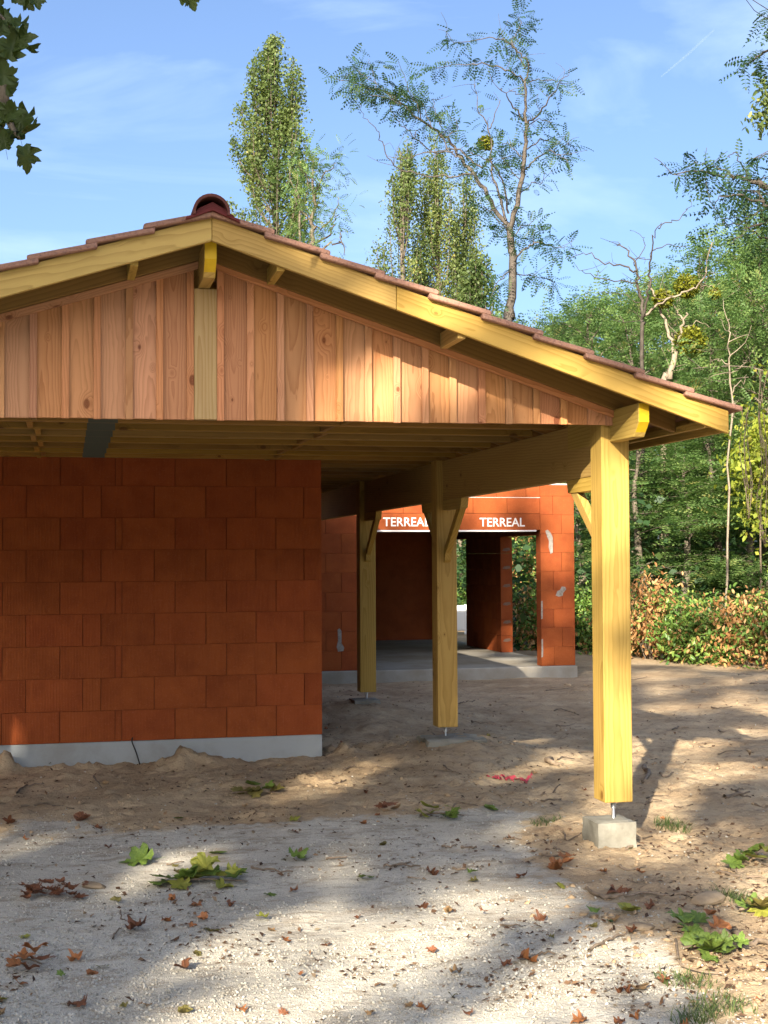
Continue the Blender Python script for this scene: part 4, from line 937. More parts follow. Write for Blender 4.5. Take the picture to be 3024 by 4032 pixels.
# laurel hedge, partly dried
def shrub(px, D, w, top_y, green, dry, label, seed, name='laurel_shrub', size=(.065, .115)):
    p = at_depth(px, 1230, D); z = gh(p[0], p[1]); h = at_depth(px, top_y, D)[2]-z; rng = np.random.RandomState(seed)
    t = empty(name, (p[0], p[1], z), label, 'shrub', 'laurel hedge shrubs'); tb = Tubes(); tips = []
    for i in range(34):
        az = rng.uniform(0, 6.28); r = w*rng.uniform(.1, .95); hh = h*(1-.35*(r/w)**2)*rng.uniform(.35, 1.0)
        e = np.array([math.cos(az)*r, math.sin(az)*r*.8, hh]); tb.add(bend([(e[0]*.15, e[1]*.15, -.05), (e[0]*.5, e[1]*.5, hh*.5), e], 2), [.014, .012, .010, .007, .004], 4); tips += [e, e*np.array([.85, .85, .75])+rng.normal(0, .08, 3), e*np.array([.95, .95, .5])+rng.normal(0, .1, 3)]
    tb.build('stem', M['twig'], t); tips = np.array(tips)
    for nm, n, mat in (('foliage', int(green*2.6), 'l_laurel'), ('dry_foliage', int(dry*2.0), 'l_dry')):
        if not n: continue
        k = rng.choice(len(tips), max(4, int(len(tips)*min(1, .25+n/(green+dry)))), replace=False); C_ = tips[k][rng.randint(0, len(k), n)]
        P = C_+rng.normal(0, .13, (n, 3)); P[:, 2] = np.maximum(P[:, 2], .04); D_ = unit(rng, n)+rng.normal(0, .1, (n, 3)); D_[:, 2] -= (.9 if mat == 'l_dry' else -.15)
        scatter(nm, *OVAL, P, frames(D_, rng, jitter=.6), rng.uniform(size[0], size[1], n), M[mat], t, leaf_tone(n, rng, .1))
shrub(1405, 23.6, .62, 1242, 260, 1350, 'dry tan laurel shrub just right of the nearest post', 71)
shrub(1478, 23.0, .60, 1292, 1150, 180, 'green laurel shrub between the two dry ones', 72)
shrub(1545, 22.6, .55, 1300, 950, 350, 'green laurel with a few dry leaves, left of the tallest dry shrub', 73)
shrub(1618, 22.2, .62, 1262, 350, 1300, 'tall dry laurel shrub near the right edge', 74)
shrub(1690, 21.6, .60, 1250, 900, 500, 'half dry laurel shrub cut by the right edge', 75)
shrub(1258, 26.5, .7, 1285, 1500, 100, 'dark green laurel between the brick pier and the nearest post', 76)
shrub(1162, 26.0, .5, 1262, 700, 600, 'laurel with brown leaves beside the inner edge of the brick pier', 77)
shrub(1118, 28.5, .65, 1150, 900, 700, 'tall laurel with dry top seen through the right opening of the brick building', 78)
shrub(1000, 36, .8, 1250, 1200, 0, 'green laurel behind the white panel', 79)
shrub(1335, 24.8, .55, 1300, 900, 300, 'laurel hidden behind the nearest post', 80)
# young maple and hanging vines at the right edge
p = at_depth(1640, 1230, 25.0); t = empty('maple_sapling', (p[0], p[1], gh(p[0], p[1])), 'yellow green young maple at the right edge under the hanging vines', 'tree')
tb = Tubes(); pts_ = [at_depth(x, y, 25.0+d)-np.array(t.location) for x, y, d in ((1640, 940, 0), (1615, 975, .3), (1655, 985, -.2), (1635, 1020, .2), (1605, 1010, -.3), (1660, 1060, 0), (1630, 1075, .3), (1665, 930, .2), (1650, 1110, 0))]
tb.add([(0, 0, -.1), (.03, 0, 1), pts_[0]], [.03, .022, .006], 5)
for q_ in pts_[1:]: tb.add([(.02, 0, max(.6, q_[2]-.5)), q_*.6+np.array([0, 0, q_[2]*.3]), q_], [.012, .008, .004], 3)
tb.build('trunk', M['twig'], t); leaf_cloud(t, [q_+np.array(t.location) for q_ in pts_], 170, .22, (.10, .17), 'l_yellow', 63, name='crown')
def vine(x0, pts, label, seed):
    p = at_depth(*pts[0], 20); t = empty('vine', tuple(p), label, 'vine', 'vines hanging at the right edge'); o = np.array(p); tb = Tubes(); rng = np.random.RandomState(seed)
    for k in range(5):
        Q = bend([at_depth(x+rng.normal(0, 7), y, 20+rng.normal(0, .15))-o for x, y in pts], 3); tb.add(Q, np.full(len(Q), .006), 3)
    tb.build('stem', M['twig'], t); P = np.concatenate([at_depth(x, y, 20)-o+rng.normal(0, .12, (26, 3)) for x, y in pts]); D_ = unit(rng, len(P)); D_[:, 2] -= .6
    scatter('foliage', *DIAMOND, P, frames(D_, rng), rng.uniform(.05, .1, len(P)), M['l_yellow'], t, leaf_tone(len(P), rng))
vine(0, [(1648, 800), (1643, 900), (1650, 1000), (1642, 1100), (1652, 1180)], 'tangle of thin reddish vines hanging at the right edge', 1)
vine(0, [(1618, 880), (1612, 960), (1622, 1050), (1615, 1120)], 'thin vine left of the reddish tangle', 2)

# white panel seen through the building
x, y = 8.6, 30.3; wp = empty('white_panel', (x, y, gh(x, y)), 'small white panelled gate seen through the dark brick building', 'gate')
z = gh(x, y); box('panel', (8.05, y, z+.08), (8.84, y+.04, z+.66), M['white'], wp, .003, 'z')
for a in (8.05, 8.5, 8.78): box('frame_post', (a, y-.015, z), (a+.06, y-.001, z+.68), M['white'], wp, .002, 'z')
box('rail', (8.11, y-.012, z+.10), (8.78, y-.001, z+.15), M['white'], wp, .002, 'x'); box('latch', (8.52, y-.03, z+.56), (8.545, y-.016, z+.62), M['cable'], wp, .001, 'z')

# ------------------------------------------------------------------ plane trees
# the one whose leaves hang into the picture at upper left
PLANE = {}
def plane_mesh(kind, var, mat):
    k = (kind, var, mat)
    if k not in PLANE:
        r = random.Random(var*7+len(kind)); c = {'flat': (.10, .10, .10), 'bent': (.30, .28, .18), 'curl': (.42, .40, .30)}[kind]
        PLANE[k] = plane_leaf_mesh('plane_leaf', c[0]*r.uniform(.6, 1.4)*(1 if r.random() < .75 else -1), c[1]*r.uniform(.6, 1.4), c[2]*r.uniform(.6, 1.4), var, M[mat])
    return PLANE[k]
pt = empty('plane_tree', (-4.6, 5.2, gh(-4.6, 5.2)), 'plane tree outside the upper left corner with lobed leaves hanging into the sky', 'tree')
po = np.array(pt.location); tb = Tubes(); rng = np.random.RandomState(81)
tb.add(bend([(0, 0, -.2), (.1, .1, 2.2), (.4, 0, 4.4), (.5, .3, 7.5)], 4), np.linspace(.26, .06, 13), 9)
def W(x, y, d): return at_depth(x, y, d)-po
tb.add(bend([(.35, 0, 4.0), (2.0, .2, 5.0), W(-230, 20, 6.1), W(-60, 60, 6.0), W(-5, 160, 6.0), W(20, 262, 6.0), W(44, 300, 6.0)], 4), np.linspace(.09, .003, 25), 6)
tb.add(bend([(1.2, .1, 4.6), W(60, -260, 6.2), W(250, -120, 6.1), W(405, -18, 6.0)], 4), np.linspace(.04, .004, 13), 5)
tb.add(bend([W(-60, 60, 6.0), W(-20, 20, 6.0), W(25, 60, 6.0), W(45, 75, 6)], 3), np.linspace(.012, .003, 10), 4)
for i in range(12):
    d = unit(rng, 1)[0]; d[2] = abs(d[2])+.2; d[0] = -abs(d[0]) if i % 2 else d[0]*.5; b0 = np.array([.3, .1, rng.uniform(3, 7)]); tb.add(bend([b0, b0+d*.9, b0+d*2+np.array([0, 0, -.2])], 3), np.linspace(.05, .01, 7), 5)
tb.build('trunk', M['bark'], pt)
LV = [(8, 45, 85, 100), (38, 78, 70, 35), (22, 105, 75, 80), (52, 92, 78, 15), (60, 108, 60, 350), (8, 160, 66, 95), (14, 185, 60, 80), (2, 205, 60, 60), (8, 130, 58, 30), (30, 258, 80, 20), (58, 268, 84, 345), (66, 284, 70, 10), (40, 290, 72, 320),
      (6, 276, 66, 70), (8, 300, 64, 100), (51, 342, 74, 276), (4, 12, 70, 60), (62, 4, 46, 310), (78, 6, 46, 290), (40, -4, 50, 300), (410, -2, 56, 285), (400, -14, 56, 250), (28, 52, 66, 140), (-14, 100, 90, 60), (-18, 230, 80, 40), (20, 240, 60, 60), (8, 118, 70, 200)]
for i, (x, y, s, a) in enumerate(LV):
    me = plane_mesh('bent', i % 6, 'l_plane'); o = link('leaf', me, pt); d = 6.0+rng.uniform(-.22, .22); sc = s*.86*d*PS/F_PX
    ang = math.radians(a); dirv = CR*math.cos(ang)+CU*math.sin(ang)+_f*rng.uniform(-.6, .6); dirv /= np.linalg.norm(dirv)
    nrm = -_f*.8+np.array([0, 0, .5])+rng.normal(0, .45, 3); yv = np.cross(nrm, dirv); yv /= np.linalg.norm(yv); zv = np.cross(dirv, yv)
    c = at_depth(x, y, d)-dirv*sc*.4
    mw = Matrix(((dirv[0], yv[0], zv[0], c[0]), (dirv[1], yv[1], zv[1], c[1]), (dirv[2], yv[2], zv[2], c[2]), (0, 0, 0, 1))) @ Matrix.Scale(sc, 4)
    place(o, mw)
n = 2600; P = np.array([-.3, .3, 6.2])+unit(rng, n)*rng.uniform(.3, 1, (n, 1))**.5*np.array([2.9, 2.9, 2.6]); Pw = P+po
dep = Pw@_f; sx = (Pw@CR)/dep*F_PX/PS+830; sy = 1106-(Pw@CU)/dep*F_PX/PS; k = ((dep < .5) | (sx < -75) | (sy < -120)) & (Pw[:, 2] > 3.4); P = P[k]
OVB = (OVAL[0]*np.array([1, 2.2, 1]), OVAL[1])
scatter('crown', *OVB, P, frames(unit(rng, len(P)), rng), rng.uniform(.14, .22, len(P)), M['l_plane'], pt, leaf_tone(len(P), rng))

# the big one behind the camera, towards the sun: its crown throws the dappled shade
def shade(a, b):
    """how closed the crown is along each ray of sunlight; (a, b) = where that ray crosses the plane of the gable"""
    s = np.full(a.shape, .56)
    def blob(ca, cb, ra, rb_, val, soft=.35):
        nonlocal s
        d = np.sqrt(((a-ca)/ra)**2+((b-cb)/rb_)**2); w = 1-sstep(1-soft, 1+soft, d); s = s*(1-w)+val*w
    blob(-.6, 1.4, 1.7, 1.3, .97)                # left half of the gable
    blob(2.2, 1.25, 1.3, .7, .36)                  # right half, mottled
    blob(2.6, .2, 1.6, .9, .34)
    blob(1.0, -2.4, 2.4, .9, .16)                 # yard in the foreground
    blob(3.6, -2.5, 1.3, 1.0, .16)                # sunlit earth on the right
    blob(3.25, -.55, .62, 1.35, .02)               # nearest post
    blob(-1.6, .55, 1.5, .5, .95)                 # foot of the house wall
    blob(-2.95, .85, .34, .60, .0, .25)          # sun slipping past the eave onto the foot of the wall
    blob(-.15, .55, .45, .12, .1)
    blob(0.0, 5.6, 2.6, 1.6, .28)                 # building behind
    blob(3.5, 3.0, 2.2, 2.0, .26)
    blob(2.6, 6.8, 2.6, 2.2, .04)
    return s
rng = np.random.RandomState(91); n = 60000
a = rng.uniform(-3.4, 6.0, n); b = rng.uniform(-3.8, 6.9, n); sh = shade(a, b)
nf = fbm(a*2.1, b*3.4, 4, 25); nf2 = fbm(a*6, b*7, 2, 22); rank = .75*nf+.25*nf2
order = np.argsort(np.argsort(rank))/n
keep = rng.rand(n) < np.where(order < sh, .80, .012)
a, b = a[keep], b[keep]; tt = rng.uniform(19.0, 27.5, len(a))+1.2*(fbm(a, b, 2, 3)-.5)
P = np.stack([a, np.full(len(a), 7.85), b], 1)-tt[:, None]*SUN_DIR[None]
big = empty('plane_tree', (-11.2, -15.2, gh(-11.2, -15.2)), 'large plane tree behind the viewer that dapples the yard with shade', 'tree'); bo = np.array(big.location)
tb = Tubes(); tb.add(bend([(0, 0, -.3), (.1, .1, 4), (0, 0, 9), (.2, .1, 15), (.3, 0, 20)], 4), np.linspace(.6, .08, 17), 10)
for i in range(26):
    e = P[rng.randint(len(P))]-bo; b0 = np.array([.05, .05, max(4.6, e[2]-rng.uniform(1, 3.5))]); tb.add(bend([b0, b0*.4+e*.6+np.array([0, 0, .2]), e], 4), np.linspace(.10, .015, 9), 5)
tb.build('trunk', M['bark'], big)
scatter('crown', *OVB, P-bo, frames(unit(rng, len(P)), rng, jitter=.8), rng.uniform(.17, .27, len(P)), M['l_plane'], big, leaf_tone(len(P), rng))

# ------------------------------------------------------------------ what lies on the ground
def z6(x, y): return x/1.0972/PS, (2900+y/1.0972)/PS
def z7(x, y): return (1512+x/1.0972)/PS, (2900+y/1.0972)/PS
ldr = random.Random(17)
def fallen(pt_, w, kind, mat, label, group=None, yaw=None, lift=.0, tilt=.35):
    x, y, z = on_ground(*pt_); d = math.sqrt(x*x+y*y+z*z); size = w/1.0972*d/F_PX
    me = plane_mesh(kind, ldr.randrange(7), mat); o = link('fallen_leaf', me)
    o.location = (x, y, z+.004+lift); o.rotation_euler = (ldr.uniform(-tilt, tilt), ldr.uniform(-tilt, tilt), ldr.uniform(0, 6.28) if yaw is None else yaw)
    k = size*.95; o.scale = (k, k, k); return props(o, label, 'leaf', group)
G1 = 'fallen leaves lying on the yard'
for x, y, w, kind, mat, lab in [
    (608, 845, 90, 'curl', 'g_brown', 'dark brown curled leaf beside the forked dry twig'), (345, 960, 72, 'curl', 'g_orange', 'rusty curled leaf with its stalk, left of the yellow leaf'),
    (785, 1005, 82, 'curl', 'g_brown', 'largest dark brown crumpled leaf on the open pale gravel'), (355, 1178, 84, 'curl', 'g_brown', 'brown leaf near the bottom edge, left of centre'),
    (985, 740, 42, 'curl', 'g_brown', 'small brown leaf just right of the big leafy sprig'), (1220, 893, 50, 'bent', 'g_orange', 'orange leaf lying alone right of the half green leaf'),
    (1295, 1040, 30, 'bent', 'g_orange', 'tiny orange leaf alone low on the pale gravel'), (705, 800, 45, 'curl', 'g_orange', 'small orange brown leaf below the big leafy sprig'),
    (520, 722, 48, 'bent', 'g_olive', 'olive brown leaf left of the big leafy sprig'), (900, 845, 75, 'flat', 'g_olive', 'flat olive yellow leaf below the big leafy sprig'),
    (115, 875, 46, 'flat', 'g_lime', 'lime leaf in the sunlit patch at the left edge'), (440, 998, 55, 'flat', 'g_lime', 'bright yellow green leaf beside the rusty curled leaf'),
    (275, 1043, 42, 'bent', 'g_green', 'small folded green leaf at lower left'), (25, 1140, 62, 'flat', 'g_lime', 'lime leaf cut by the left edge near the bottom'),
    (1140, 803, 62, 'bent', 'g_lime', 'leaf half green, half orange on the open gravel'), (1155, 685, 56, 'flat', 'g_green', 'round green leaf at the right end of the sprig stick'),
    (1590, 615, 72, 'flat', 'g_green', 'green leaf at the middle of the yard, right of the short twig'), (915, 508, 78, 'flat', 'g_green', 'flat green leaf above the big leafy sprig'),
    (1258, 540, 92, 'bent', 'g_green', 'dark green upright leaf right of the big leafy sprig'), (655, 545, 150, 'bent', 'g_green', 'largest dark green leaf, fanned up left of the big sprig'),
    (330, 372, 75, 'curl', 'g_brown', 'reddish brown leaf on the earth at left'), (55, 380, 55, 'curl', 'g_brown', 'reddish leaf at the left edge on the earth'),
    (755, 358, 42, 'flat', 'g_green', 'small green leaf on the edge between earth and gravel'), (1255, 372, 50, 'flat', 'g_lime', 'small yellow green leaf on the gravel edge in the middle')]:
    fallen(z6(x, y), w, kind, mat, lab, G1, lift=.012 if kind == 'bent' else 0)
for x, y, w, kind, mat, lab in [
    (185, 598, 62, 'curl', 'g_brown', 'dark brown leaf on the shaded grey gravel, above centre'), (610, 618, 58, 'bent', 'g_brown', 'reddish brown leaf on the gravel left of the yellow one'),
    (150, 748, 62, 'curl', 'g_brown', 'brown rolled leaf left of the tan one on the gravel'), (265, 768, 42, 'curl', 'g_tan', 'tan rolled leaf on the shaded gravel'),
    (432, 773, 42, 'bent', 'g_orange', 'small flat rust coloured leaf on the sunlit gravel'), (690, 790, 62, 'curl', 'g_brown', 'dry brown leaf left of the three green leaves'),
    (770, 575, 75, 'curl', 'g_orange', 'curled orange leaf left of the footing, in the earth'), (960, 595, 48, 'curl', 'g_orange', 'orange leaf below the nearest footing'),
    (1000, 672, 95, 'curl', 'g_brown', 'crumpled red brown leaf under the long bent stick'), (1090, 590, 42, 'bent', 'g_orange', 'light orange leaf right of the footing'),
    (1470, 838, 92, 'bent', 'g_orange', 'salmon orange leaf behind the thick stick'), (580, 980, 118, 'curl', 'g_orange', 'large orange curled leaf at the front of the yard'),
    (1115, 1085, 100, 'flat', 'g_tan', 'flat tan leaf beside the grass tufts at lower right'), (900, 1070, 36, 'bent', 'g_brown', 'small brown leaf near the bottom, right of centre'),
    (870, 1235, 76, 'curl', 'g_orange', 'orange leaf cut by the bottom edge'), (1645, 1020, 66, 'curl', 'g_orange', 'orange leaf cut by the right edge'),
    (1090, 855, 56, 'curl', 'g_brown', 'dark red leaf between the thin sticks'), (1165, 738, 50, 'curl', 'g_brown', 'red brown leaf at the end of the long bent stick'),
    (745, 655, 52, 'bent', 'g_lime', 'yellow leaf where gravel meets earth'), (370, 608, 52, 'bent', 'g_green', 'dark green leaf on the shaded grey gravel'),
    (1025, 770, 105, 'bent', 'g_lime', 'largest of the three green leaves, standing, at right'), (905, 780, 64, 'bent', 'g_green', 'left one of the three green leaves at right'), (970, 802, 62, 'flat', 'g_green', 'low middle one of the three green leaves at right'),
    (435, 322, 66, 'bent', 'g_green', 'dark green leaf lying alone left of the nearest post'), (1450, 590, 60, 'flat', 'g_tan', 'tan leaf by the leafy sprig at the right edge')]:
    fallen(z7(x, y), w, kind, mat, lab, G1, lift=.015 if kind == 'bent' else 0)
def zone(px, py):
    return ('far back ' if py < 1640 else 'in front ' if py > 1960 else 'midway ')+('at left' if px < 420 else 'left of the middle' if px < 830 else 'right of the middle' if px < 1250 else 'at right')
G2 = 'small dead leaves strewn over the ground'
for i in range(70):
    px, py = ldr.uniform(-20, 1680), 1500+720*ldr.random()**.8
    x, y, z = on_ground(px, py)
    if (x < 2.25 and y > 11.7) or y > 19: continue
    o = fallen((px, py), ldr.uniform(26, 46)*(8/max(y, 5)), ldr.choice(['curl', 'curl', 'bent']), ldr.choice(['g_brown', 'g_brown', 'g_tan', 'g_olive', 'g_orange']), None, G2)
    cn = {'g_brown': 'brown', 'g_tan': 'tan', 'g_olive': 'olive', 'g_orange': 'orange brown'}[o.data.materials[0].name and [k for k, m_ in M.items() if m_ == o.data.materials[0]][0]]
    props(o, '%s leaf on the %s, %s%s' % (cn, 'pale gravel' if path_mask(np.array([x]), np.array([y]))[0] > .5 else 'tan earth', zone(px, py), ' under the carport' if 12.8 < y < 18 and x < 4.5 else ''), 'leaf')
def stick(pts, w, label, group='dry sticks on the ground', mat='twig', lift=.01):
    W_ = [on_ground(*p_) for p_ in pts]; o0 = np.array(W_[0]); Q = [np.array(p_)-o0+np.array([0, 0, lift]) for p_ in W_]
    t = Tubes(); Q = bend(Q, 4, w*.5, np.random.RandomState(int(pts[0][0]))); t.add(Q, np.linspace(w, w*.45, len(Q)), 6); o = t.build('stick', M[mat]); o.location = o0; return props(o, label, 'stick', group)
stick([z7(875, 660), z7(940, 700), z7(1020, 715), z7(1150, 690), z7(1310, 688)], .011, 'long bent grey stick below the nearest footing')
stick([z7(1420, 858), z7(1500, 865), z7(1540, 890), z7(1659, 905), z7(1720, 915)], .020, 'thick grey stick entering from the right edge', lift=.016)
stick([z7(885, 935), z7(960, 895), z7(1020, 870), z7(1090, 850)], .008, 'thin pale stick pointing at the dark red leaf'); stick([z7(630, 968), z7(680, 945), z7(740, 948)], .008, 'short stick behind the large orange leaf')
stick([z7(1470, 255), z7(1530, 260), z7(1585, 268)], .018, 'straight dark stick on the earth right of the post shadow'); stick([z7(1445, 590), z7(1540, 610), z7(1680, 603)], .010, 'pale stick under the leafy sprig at the right edge')
stick([z7(700, 112), z7(735, 128), z7(770, 132)], .028, 'stubby tan piece of branch left of the nearest post', lift=.02); stick([z7(500, 822), z7(590, 825)], .006, 'thin dark twig on the gravel left of the three leaves')
stick([z6(520, 797), z6(525, 830), z6(548, 842)], .005, 'upper prong of the forked dry twig', lift=.05); stick([z6(488, 882), z6(505, 850), z6(525, 835)], .005, 'lower prong of the forked dry twig', lift=.01)
stick([z6(1088, 570), z6(1150, 582), z6(1265, 590)], .009, 'grey stick right of the big leafy sprig'); stick([z6(405, 180), z6(418, 212), z6(440, 238)], .008, 'small upright twig on the earth before the plinth', lift=.03)
stick([z6(75, 250), z6(110, 225), z6(190, 208)], .010, 'curved dark stick on the earth at the left edge'); stick([z6(90, 305), z6(200, 295), z6(320, 318)], .009, 'long thin stick on the earth at left')
stick([z6(215, 122), z6(270, 85)], .008, 'left one of two sticks leaning on the plinth', lift=.04); stick([z6(262, 118), z6(312, 82)], .008, 'right one of two sticks leaning on the plinth', lift=.04)
stick([z6(720, 560), z6(795, 548)], .006, 'stalk of the fanned dark green leaf'); stick([z7(1130, 300), z7(1160, 285), z7(1200, 282)], .008, 'thin pale stick in the shadow of the nearest post')
stick([z7(1125, 140), z7(1145, 175), z7(1115, 205)], .022, 'crooked dark stick beside the foot of the nearest post', lift=.02); stick([z7(1260, 870), z7(1290, 1000), z7(1460, 1040)], .007, 'thin arched twig among the grass tufts')
for i in range(60):
    px, py = ldr.uniform(680, 1680), ldr.uniform(1440, 1900)
    stick([(px, py), (px+ldr.uniform(8, 22), py+ldr.uniform(-3, 4)), (px+ldr.uniform(24, 60), py+ldr.uniform(-6, 6))], ldr.uniform(.005, .011), 'dry twig lying on the bare earth, '+zone(px, py), 'dry twigs strewn over the earth')
def sprig(c, w, n, mats, label, seed, sticks=True, hgt=.45, ls=.70):
    """a broken plane twig with its leaves still on"""
    rng = random.Random(seed); x, y, z = on_ground(*c); d = math.sqrt(x*x+y*y+z*z); W_ = w/1.0972*d/F_PX
    t = empty('leafy_sprig', (x, y, z), label, 'sprig', 'leafy sprigs broken from the plane tree')
    if sticks:
        tb = Tubes(); tb.add(bend([(-W_*.45, .02, .02), (0, 0, .03), (W_*.5, -.03, .012)], 4), np.linspace(.008, .003, 9), 5); tb.build('twig', M['twig'], t)
    for i in range(n):
        o = link('leaf', plane_mesh(rng.choice(['flat', 'bent', 'bent']), rng.randrange(7), rng.choice(mats)), t); f = (i+.5)/n-.5
        sc = rng.uniform(.13, .20)*ls; a = rng.uniform(0, 6.28)
        lx, ly = f*W_*.8, rng.uniform(-.10, .10); lz = gh(x+lx, y+ly)-z+.012+.018*(i % 3)
        o.location = (lx, ly, lz); o.rotation_euler = (rng.uniform(-hgt, hgt), rng.uniform(-hgt, .1), a); o.scale = (sc, sc, sc)
GM = ['g_green', 'g_green', 'g_lime']
sprig(z6(870, 640), 380, 12, ['g_green', 'g_lime', 'g_lime'], 'biggest leafy green sprig in the middle of the pale gravel', 1, ls=.85); sprig(z6(1100, 250), 210, 7, ['g_olive', 'g_green'], 'dull green sprig on the earth before the house wall', 2)
sprig(z7(245, 350), 195, 6, ['g_lime', 'g_green'], 'yellow green sprig at the gravel edge in the middle', 3); sprig(z7(1575, 545), 190, 6, GM, 'pale green sprig at the right edge, level with the footing', 4)
sprig(z7(1395, 930), 200, 9, ['g_green'], 'bushy dark green sprig below the thick stick', 5); sprig(z7(1330, 838), 110, 4, ['g_green'], 'narrow dark green sprig left of the thick stick', 6)
sprig(z7(1610, 765), 150, 5, ['g_olive', 'g_green', 'g_lime'], 'brown tipped green sprig at the right edge above the thick stick', 7); sprig(z7(20, 320), 80, 4, ['g_brown', 'g_tan'], 'tuft of withered brown leaves at the gravel edge', 8, False, ls=.6)
sprig(z6(120, 990), 110, 6, ['g_olive', 'g_orange', 'g_brown'], 'withered brown and olive sprig at lower left', 9, ls=.55); sprig(z7(800, 560), 90, 3, ['g_brown', 'g_orange'], 'withered orange leaf pair by the gravel edge left of the footing', 10, False, ls=.45)
sprig(z6(215, 690), 260, 22, ['g_brown'], 'dark heap of rotting leaves on the gravel at left', 11, False, .25, .42)
rock(*z6(405, 648), .16, 'flat pale stone beside the dark leaf heap', .28, seed=1); rock(*z7(1110, 830), .16, 'flat yellowish stone among the sticks at right', .3, seed=2); rock(*z7(1390, 725), .20, 'large half buried stone at right', .35, seed=3)
rock(*z7(1405, 890), .08, 'pale stone against the bushy green sprig', .5, seed=4); rock(*z7(1580, 1185), .05, 'small white pebble stone at the lower right corner', .6, seed=5); rock(*z7(1095, 440), .07, 'stone wedged at the right side of the nearest footing', .6, seed=6)
rock(1500*1.0, 1500, .12, 'grey stone far back right of the nearest post', .5, seed=7); rock((1200+540/1.185)/PS, (1750+1090/1.185)/PS, .26, 'rough tan lump against the building slab', .6, seed=8)
rock((1200+820/1.185)/PS, (1750+1083/1.185)/PS, .12, 'small stone against the building slab', .5, seed=9); rock((1200+1225/1.185)/PS, (1750+1122/1.185)/PS, .12, 'stone in front of the right brick pier', .5, seed=10)
rock((1200+690/1.185)/PS, (1750+1395/1.185)/PS, .10, 'stone lying against the broken slab under the middle post', .6, seed=11); rock((1200+130/1.185)/PS, (1750+1430/1.185)/PS, .22, 'pale lump of earth at the corner of the plinth', .5, seed=12)
# pink marker cross sprayed on the earth
def mark():
    V = []; F = []; rng = random.Random(3)
    for (a_, b_) in (((500, 495), (760, 535)), ((560, 470), (890, 550)), ((700, 500), (940, 488)), ((830, 515), (885, 552)), ((590, 545), (720, 505))):
        n = 14
        for i in range(n+1):
            f = i/n; u = a_[0]+(b_[0]-a_[0])*f, a_[1]+(b_[1]-a_[1])*f
            x, y, z = on_ground((1700+u[0]/2.37)/PS, (2850+u[1]/2.37)/PS); w = .022*rng.uniform(.4, 1.2)
            for sg in (-1, 1): V.append((x+rng.uniform(-.006, .006), y+sg*w*1.6, gh(x, y+sg*w*1.6)+.006))
            if i and rng.random() > .12: k = len(V); F.append((k-4, k-2, k-1, k-3))
    return np_mesh('paint_mark', np.array(V), np.array(F), M['pink'])
props(link('paint_mark', mark()), 'pink sprayed marker cross on the earth under the carport', 'paint mark')
# grass
def tuft(c, w, n, h, label, seed):
    x, y, z = on_ground(*c); rng = np.random.RandomState(seed); P = np.clip(rng.normal(0, 1, (n, 2)), -1.5, 1.5)*w*np.array([.45, .3]); az = rng.uniform(0, 6.28, n); L = rng.uniform(.5, 1.1, n)*h; V = []; F = []
    for i in range(n):
        bx, by = P[i]; bz = gh(x+bx, y+by)-z; d = np.array([math.cos(az[i]), math.sin(az[i])]); s_ = np.array([-d[1], d[0]])*.0022; k = len(V)
        for t_, wd in ((0, 1), (.5, .8), (1, .1)):
            q_ = np.array([bx, by])+d*L[i]*.75*t_**1.5; hz = bz+L[i]*(t_-.42*t_*t_)
            V += [(q_[0]+s_[0]*wd, q_[1]+s_[1]*wd, hz), (q_[0]-s_[0]*wd, q_[1]-s_[1]*wd, hz)]
        F += [(k, k+2, k+3, k+1), (k+2, k+4, k+5, k+3)]
    me = np_mesh('grass_tuft', np.array(V), np.array(F), M['l_grass'], np.repeat(rng.rand(n), 6)); o = link('grass_tuft', me); o.location = (x, y, z); return props(o, label, 'grass tuft', 'grass tufts at the right')
tuft(z7(1505, 695), .16, 150, .09, 'green grass tuft under the leafy sprig at the right edge', 1); tuft(z7(1320, 1065), .17, 140, .08, 'thin grass tuft below the bushy sprig', 2); tuft(z7(1440, 1160), .18, 170, .09, 'widest grass tuft near the lower right corner', 3)
tuft(z7(1240, 385), .14, 170, .11, 'dark weeds in the hollow right of the nearest footing', 4); tuft(z7(705, 375), .13, 110, .07, 'dark weeds left of the nearest footing', 5); tuft(z7(1340, 1230), .12, 90, .08, 'grass tuft cut by the bottom edge', 6)
# crushed stone, leaf crumbs: nobody could count them
def spread(n, seed, fn):
    rng = np.random.RandomState(seed); px = rng.uniform(-60, 1720, n); py = 1420+830*rng.rand(n)**fn
    P = np.stack([((px*PS-CW/2)[:, None]*CR-(py*PS-CH/2)[:, None]*CU+F_PX*_f)/F_PX]).reshape(n, 3); P = P*(G0/P[:, 2])[:, None]; P[:, 2] = ground_h(P[:, 0], P[:, 1])
    ok = ~((P[:, 0] < 2.2) & (P[:, 1] > 11.95)) & (P[:, 1] < 18.8); return P[ok], rng
P, rng = spread(46000, 101, .62); pm = path_mask(P[:, 0], P[:, 1]); k = rng.rand(len(P)) < .10+.9*pm*sstep(.30, .62, fbm(P[:, 0]*1.7, P[:, 1]*2.6, 4, 37)); P = P[k]; n = len(P)
ico = bmesh.new(); bmesh.ops.create_icosphere(ico, subdivisions=1, radius=.5); IV = np.array([v.co for v in ico.verts]); IF = np.array([[v.index for v in f.verts] for f in ico.faces]); ico.free()
IV = IV*np.array([1, .75, .5])*(1+.25*np.random.RandomState(2).normal(0, 1, (len(IV), 1)))
sz = .006+.018*rng.rand(n)**4
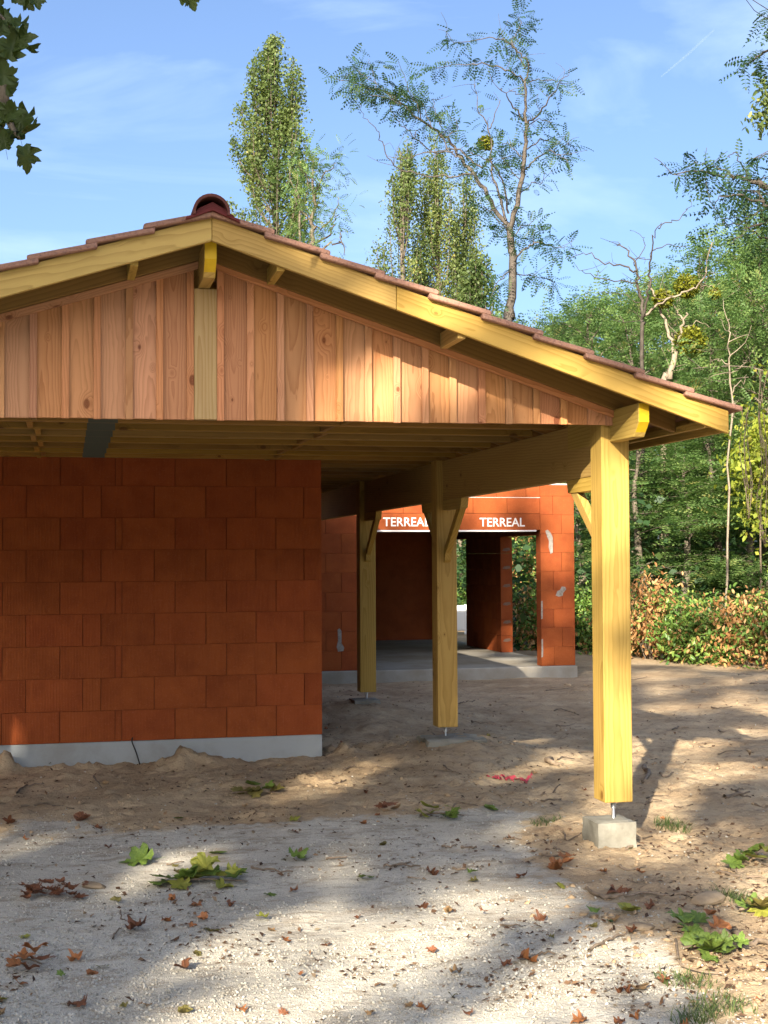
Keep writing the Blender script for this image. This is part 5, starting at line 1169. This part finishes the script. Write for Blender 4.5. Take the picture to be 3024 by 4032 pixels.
P[:, 2] += sz*.12
props(scatter('gravel', IV, IF, P, frames(unit(rng, n)*np.array([1, 1, .3]), rng, jitter=.4), sz, M['l_pebble'], tone=np.clip(rng.normal(.34, .20, n), 0, 1)), 'loose crushed stone over the pale yard', None, None, 'stuff')
P, rng = spread(15000, 102, .75); pm = path_mask(P[:, 0], P[:, 1]); cl = fbm(P[:, 0]*1.6, P[:, 1]*2.2, 4, 33); k = rng.rand(len(P)) < sstep(.38, .66, cl)*(1-.55*pm); P = P[k]; n = len(P); P[:, 2] += .004
FL = (np.array([(0, 0, 0), (.35, .30, .10), (1, .08, .02), (.55, -.28, .16)]), np.array([(0, 3, 2, 1)]))
props(scatter('leaf_crumbs', *FL, P, frames(unit(rng, n)*np.array([1, 1, .25]), rng, jitter=.35), rng.uniform(.012, .042, n), M['l_litter'], tone=rng.rand(n)), 'brown crumbs of dead leaves over the earth', None, None, 'stuff')
# clods of earth
P, rng = spread(9000, 103, 1.1); pm = path_mask(P[:, 0], P[:, 1]); cl = fbm(P[:, 0]*1.2, P[:, 1]*1.6, 3, 35); k = rng.rand(len(P)) < sstep(.40, .65, cl)*(1-pm); P = P[k]; n = len(P); sz = .012+.05*rng.rand(n)**4
m_earth = simple('earth_clod', C(.40, .29, .175), .95, noise=(20, C(.27, .185, .11), .4, .7))
props(scatter('earth_clods', IV, IF, P, frames(unit(rng, n)*np.array([1, 1, .3]), rng, jitter=.4), sz, m_earth, tone=rng.rand(n)), 'loose clods of tan earth', None, None, 'stuff')

# thin old vapour trail high in the sky
mt, nt_, b_, out_ = new_mat('vapour'); b_.inputs['Base Color'].default_value = (.9, .92, .95, 1); b_.inputs['Roughness'].default_value = 1; b_.inputs['Alpha'].default_value = .014
tb = Tubes(); tb.add([at_depth(1428, 166, 3000), at_depth(1485, 118, 3050), at_depth(1543, 64, 3100)], [1.5, 3.0, 2.2], 8)
props(tb.build('vapour_trail', mt), 'faint thin vapour trail slanting across the sky at upper right', 'vapour trail')
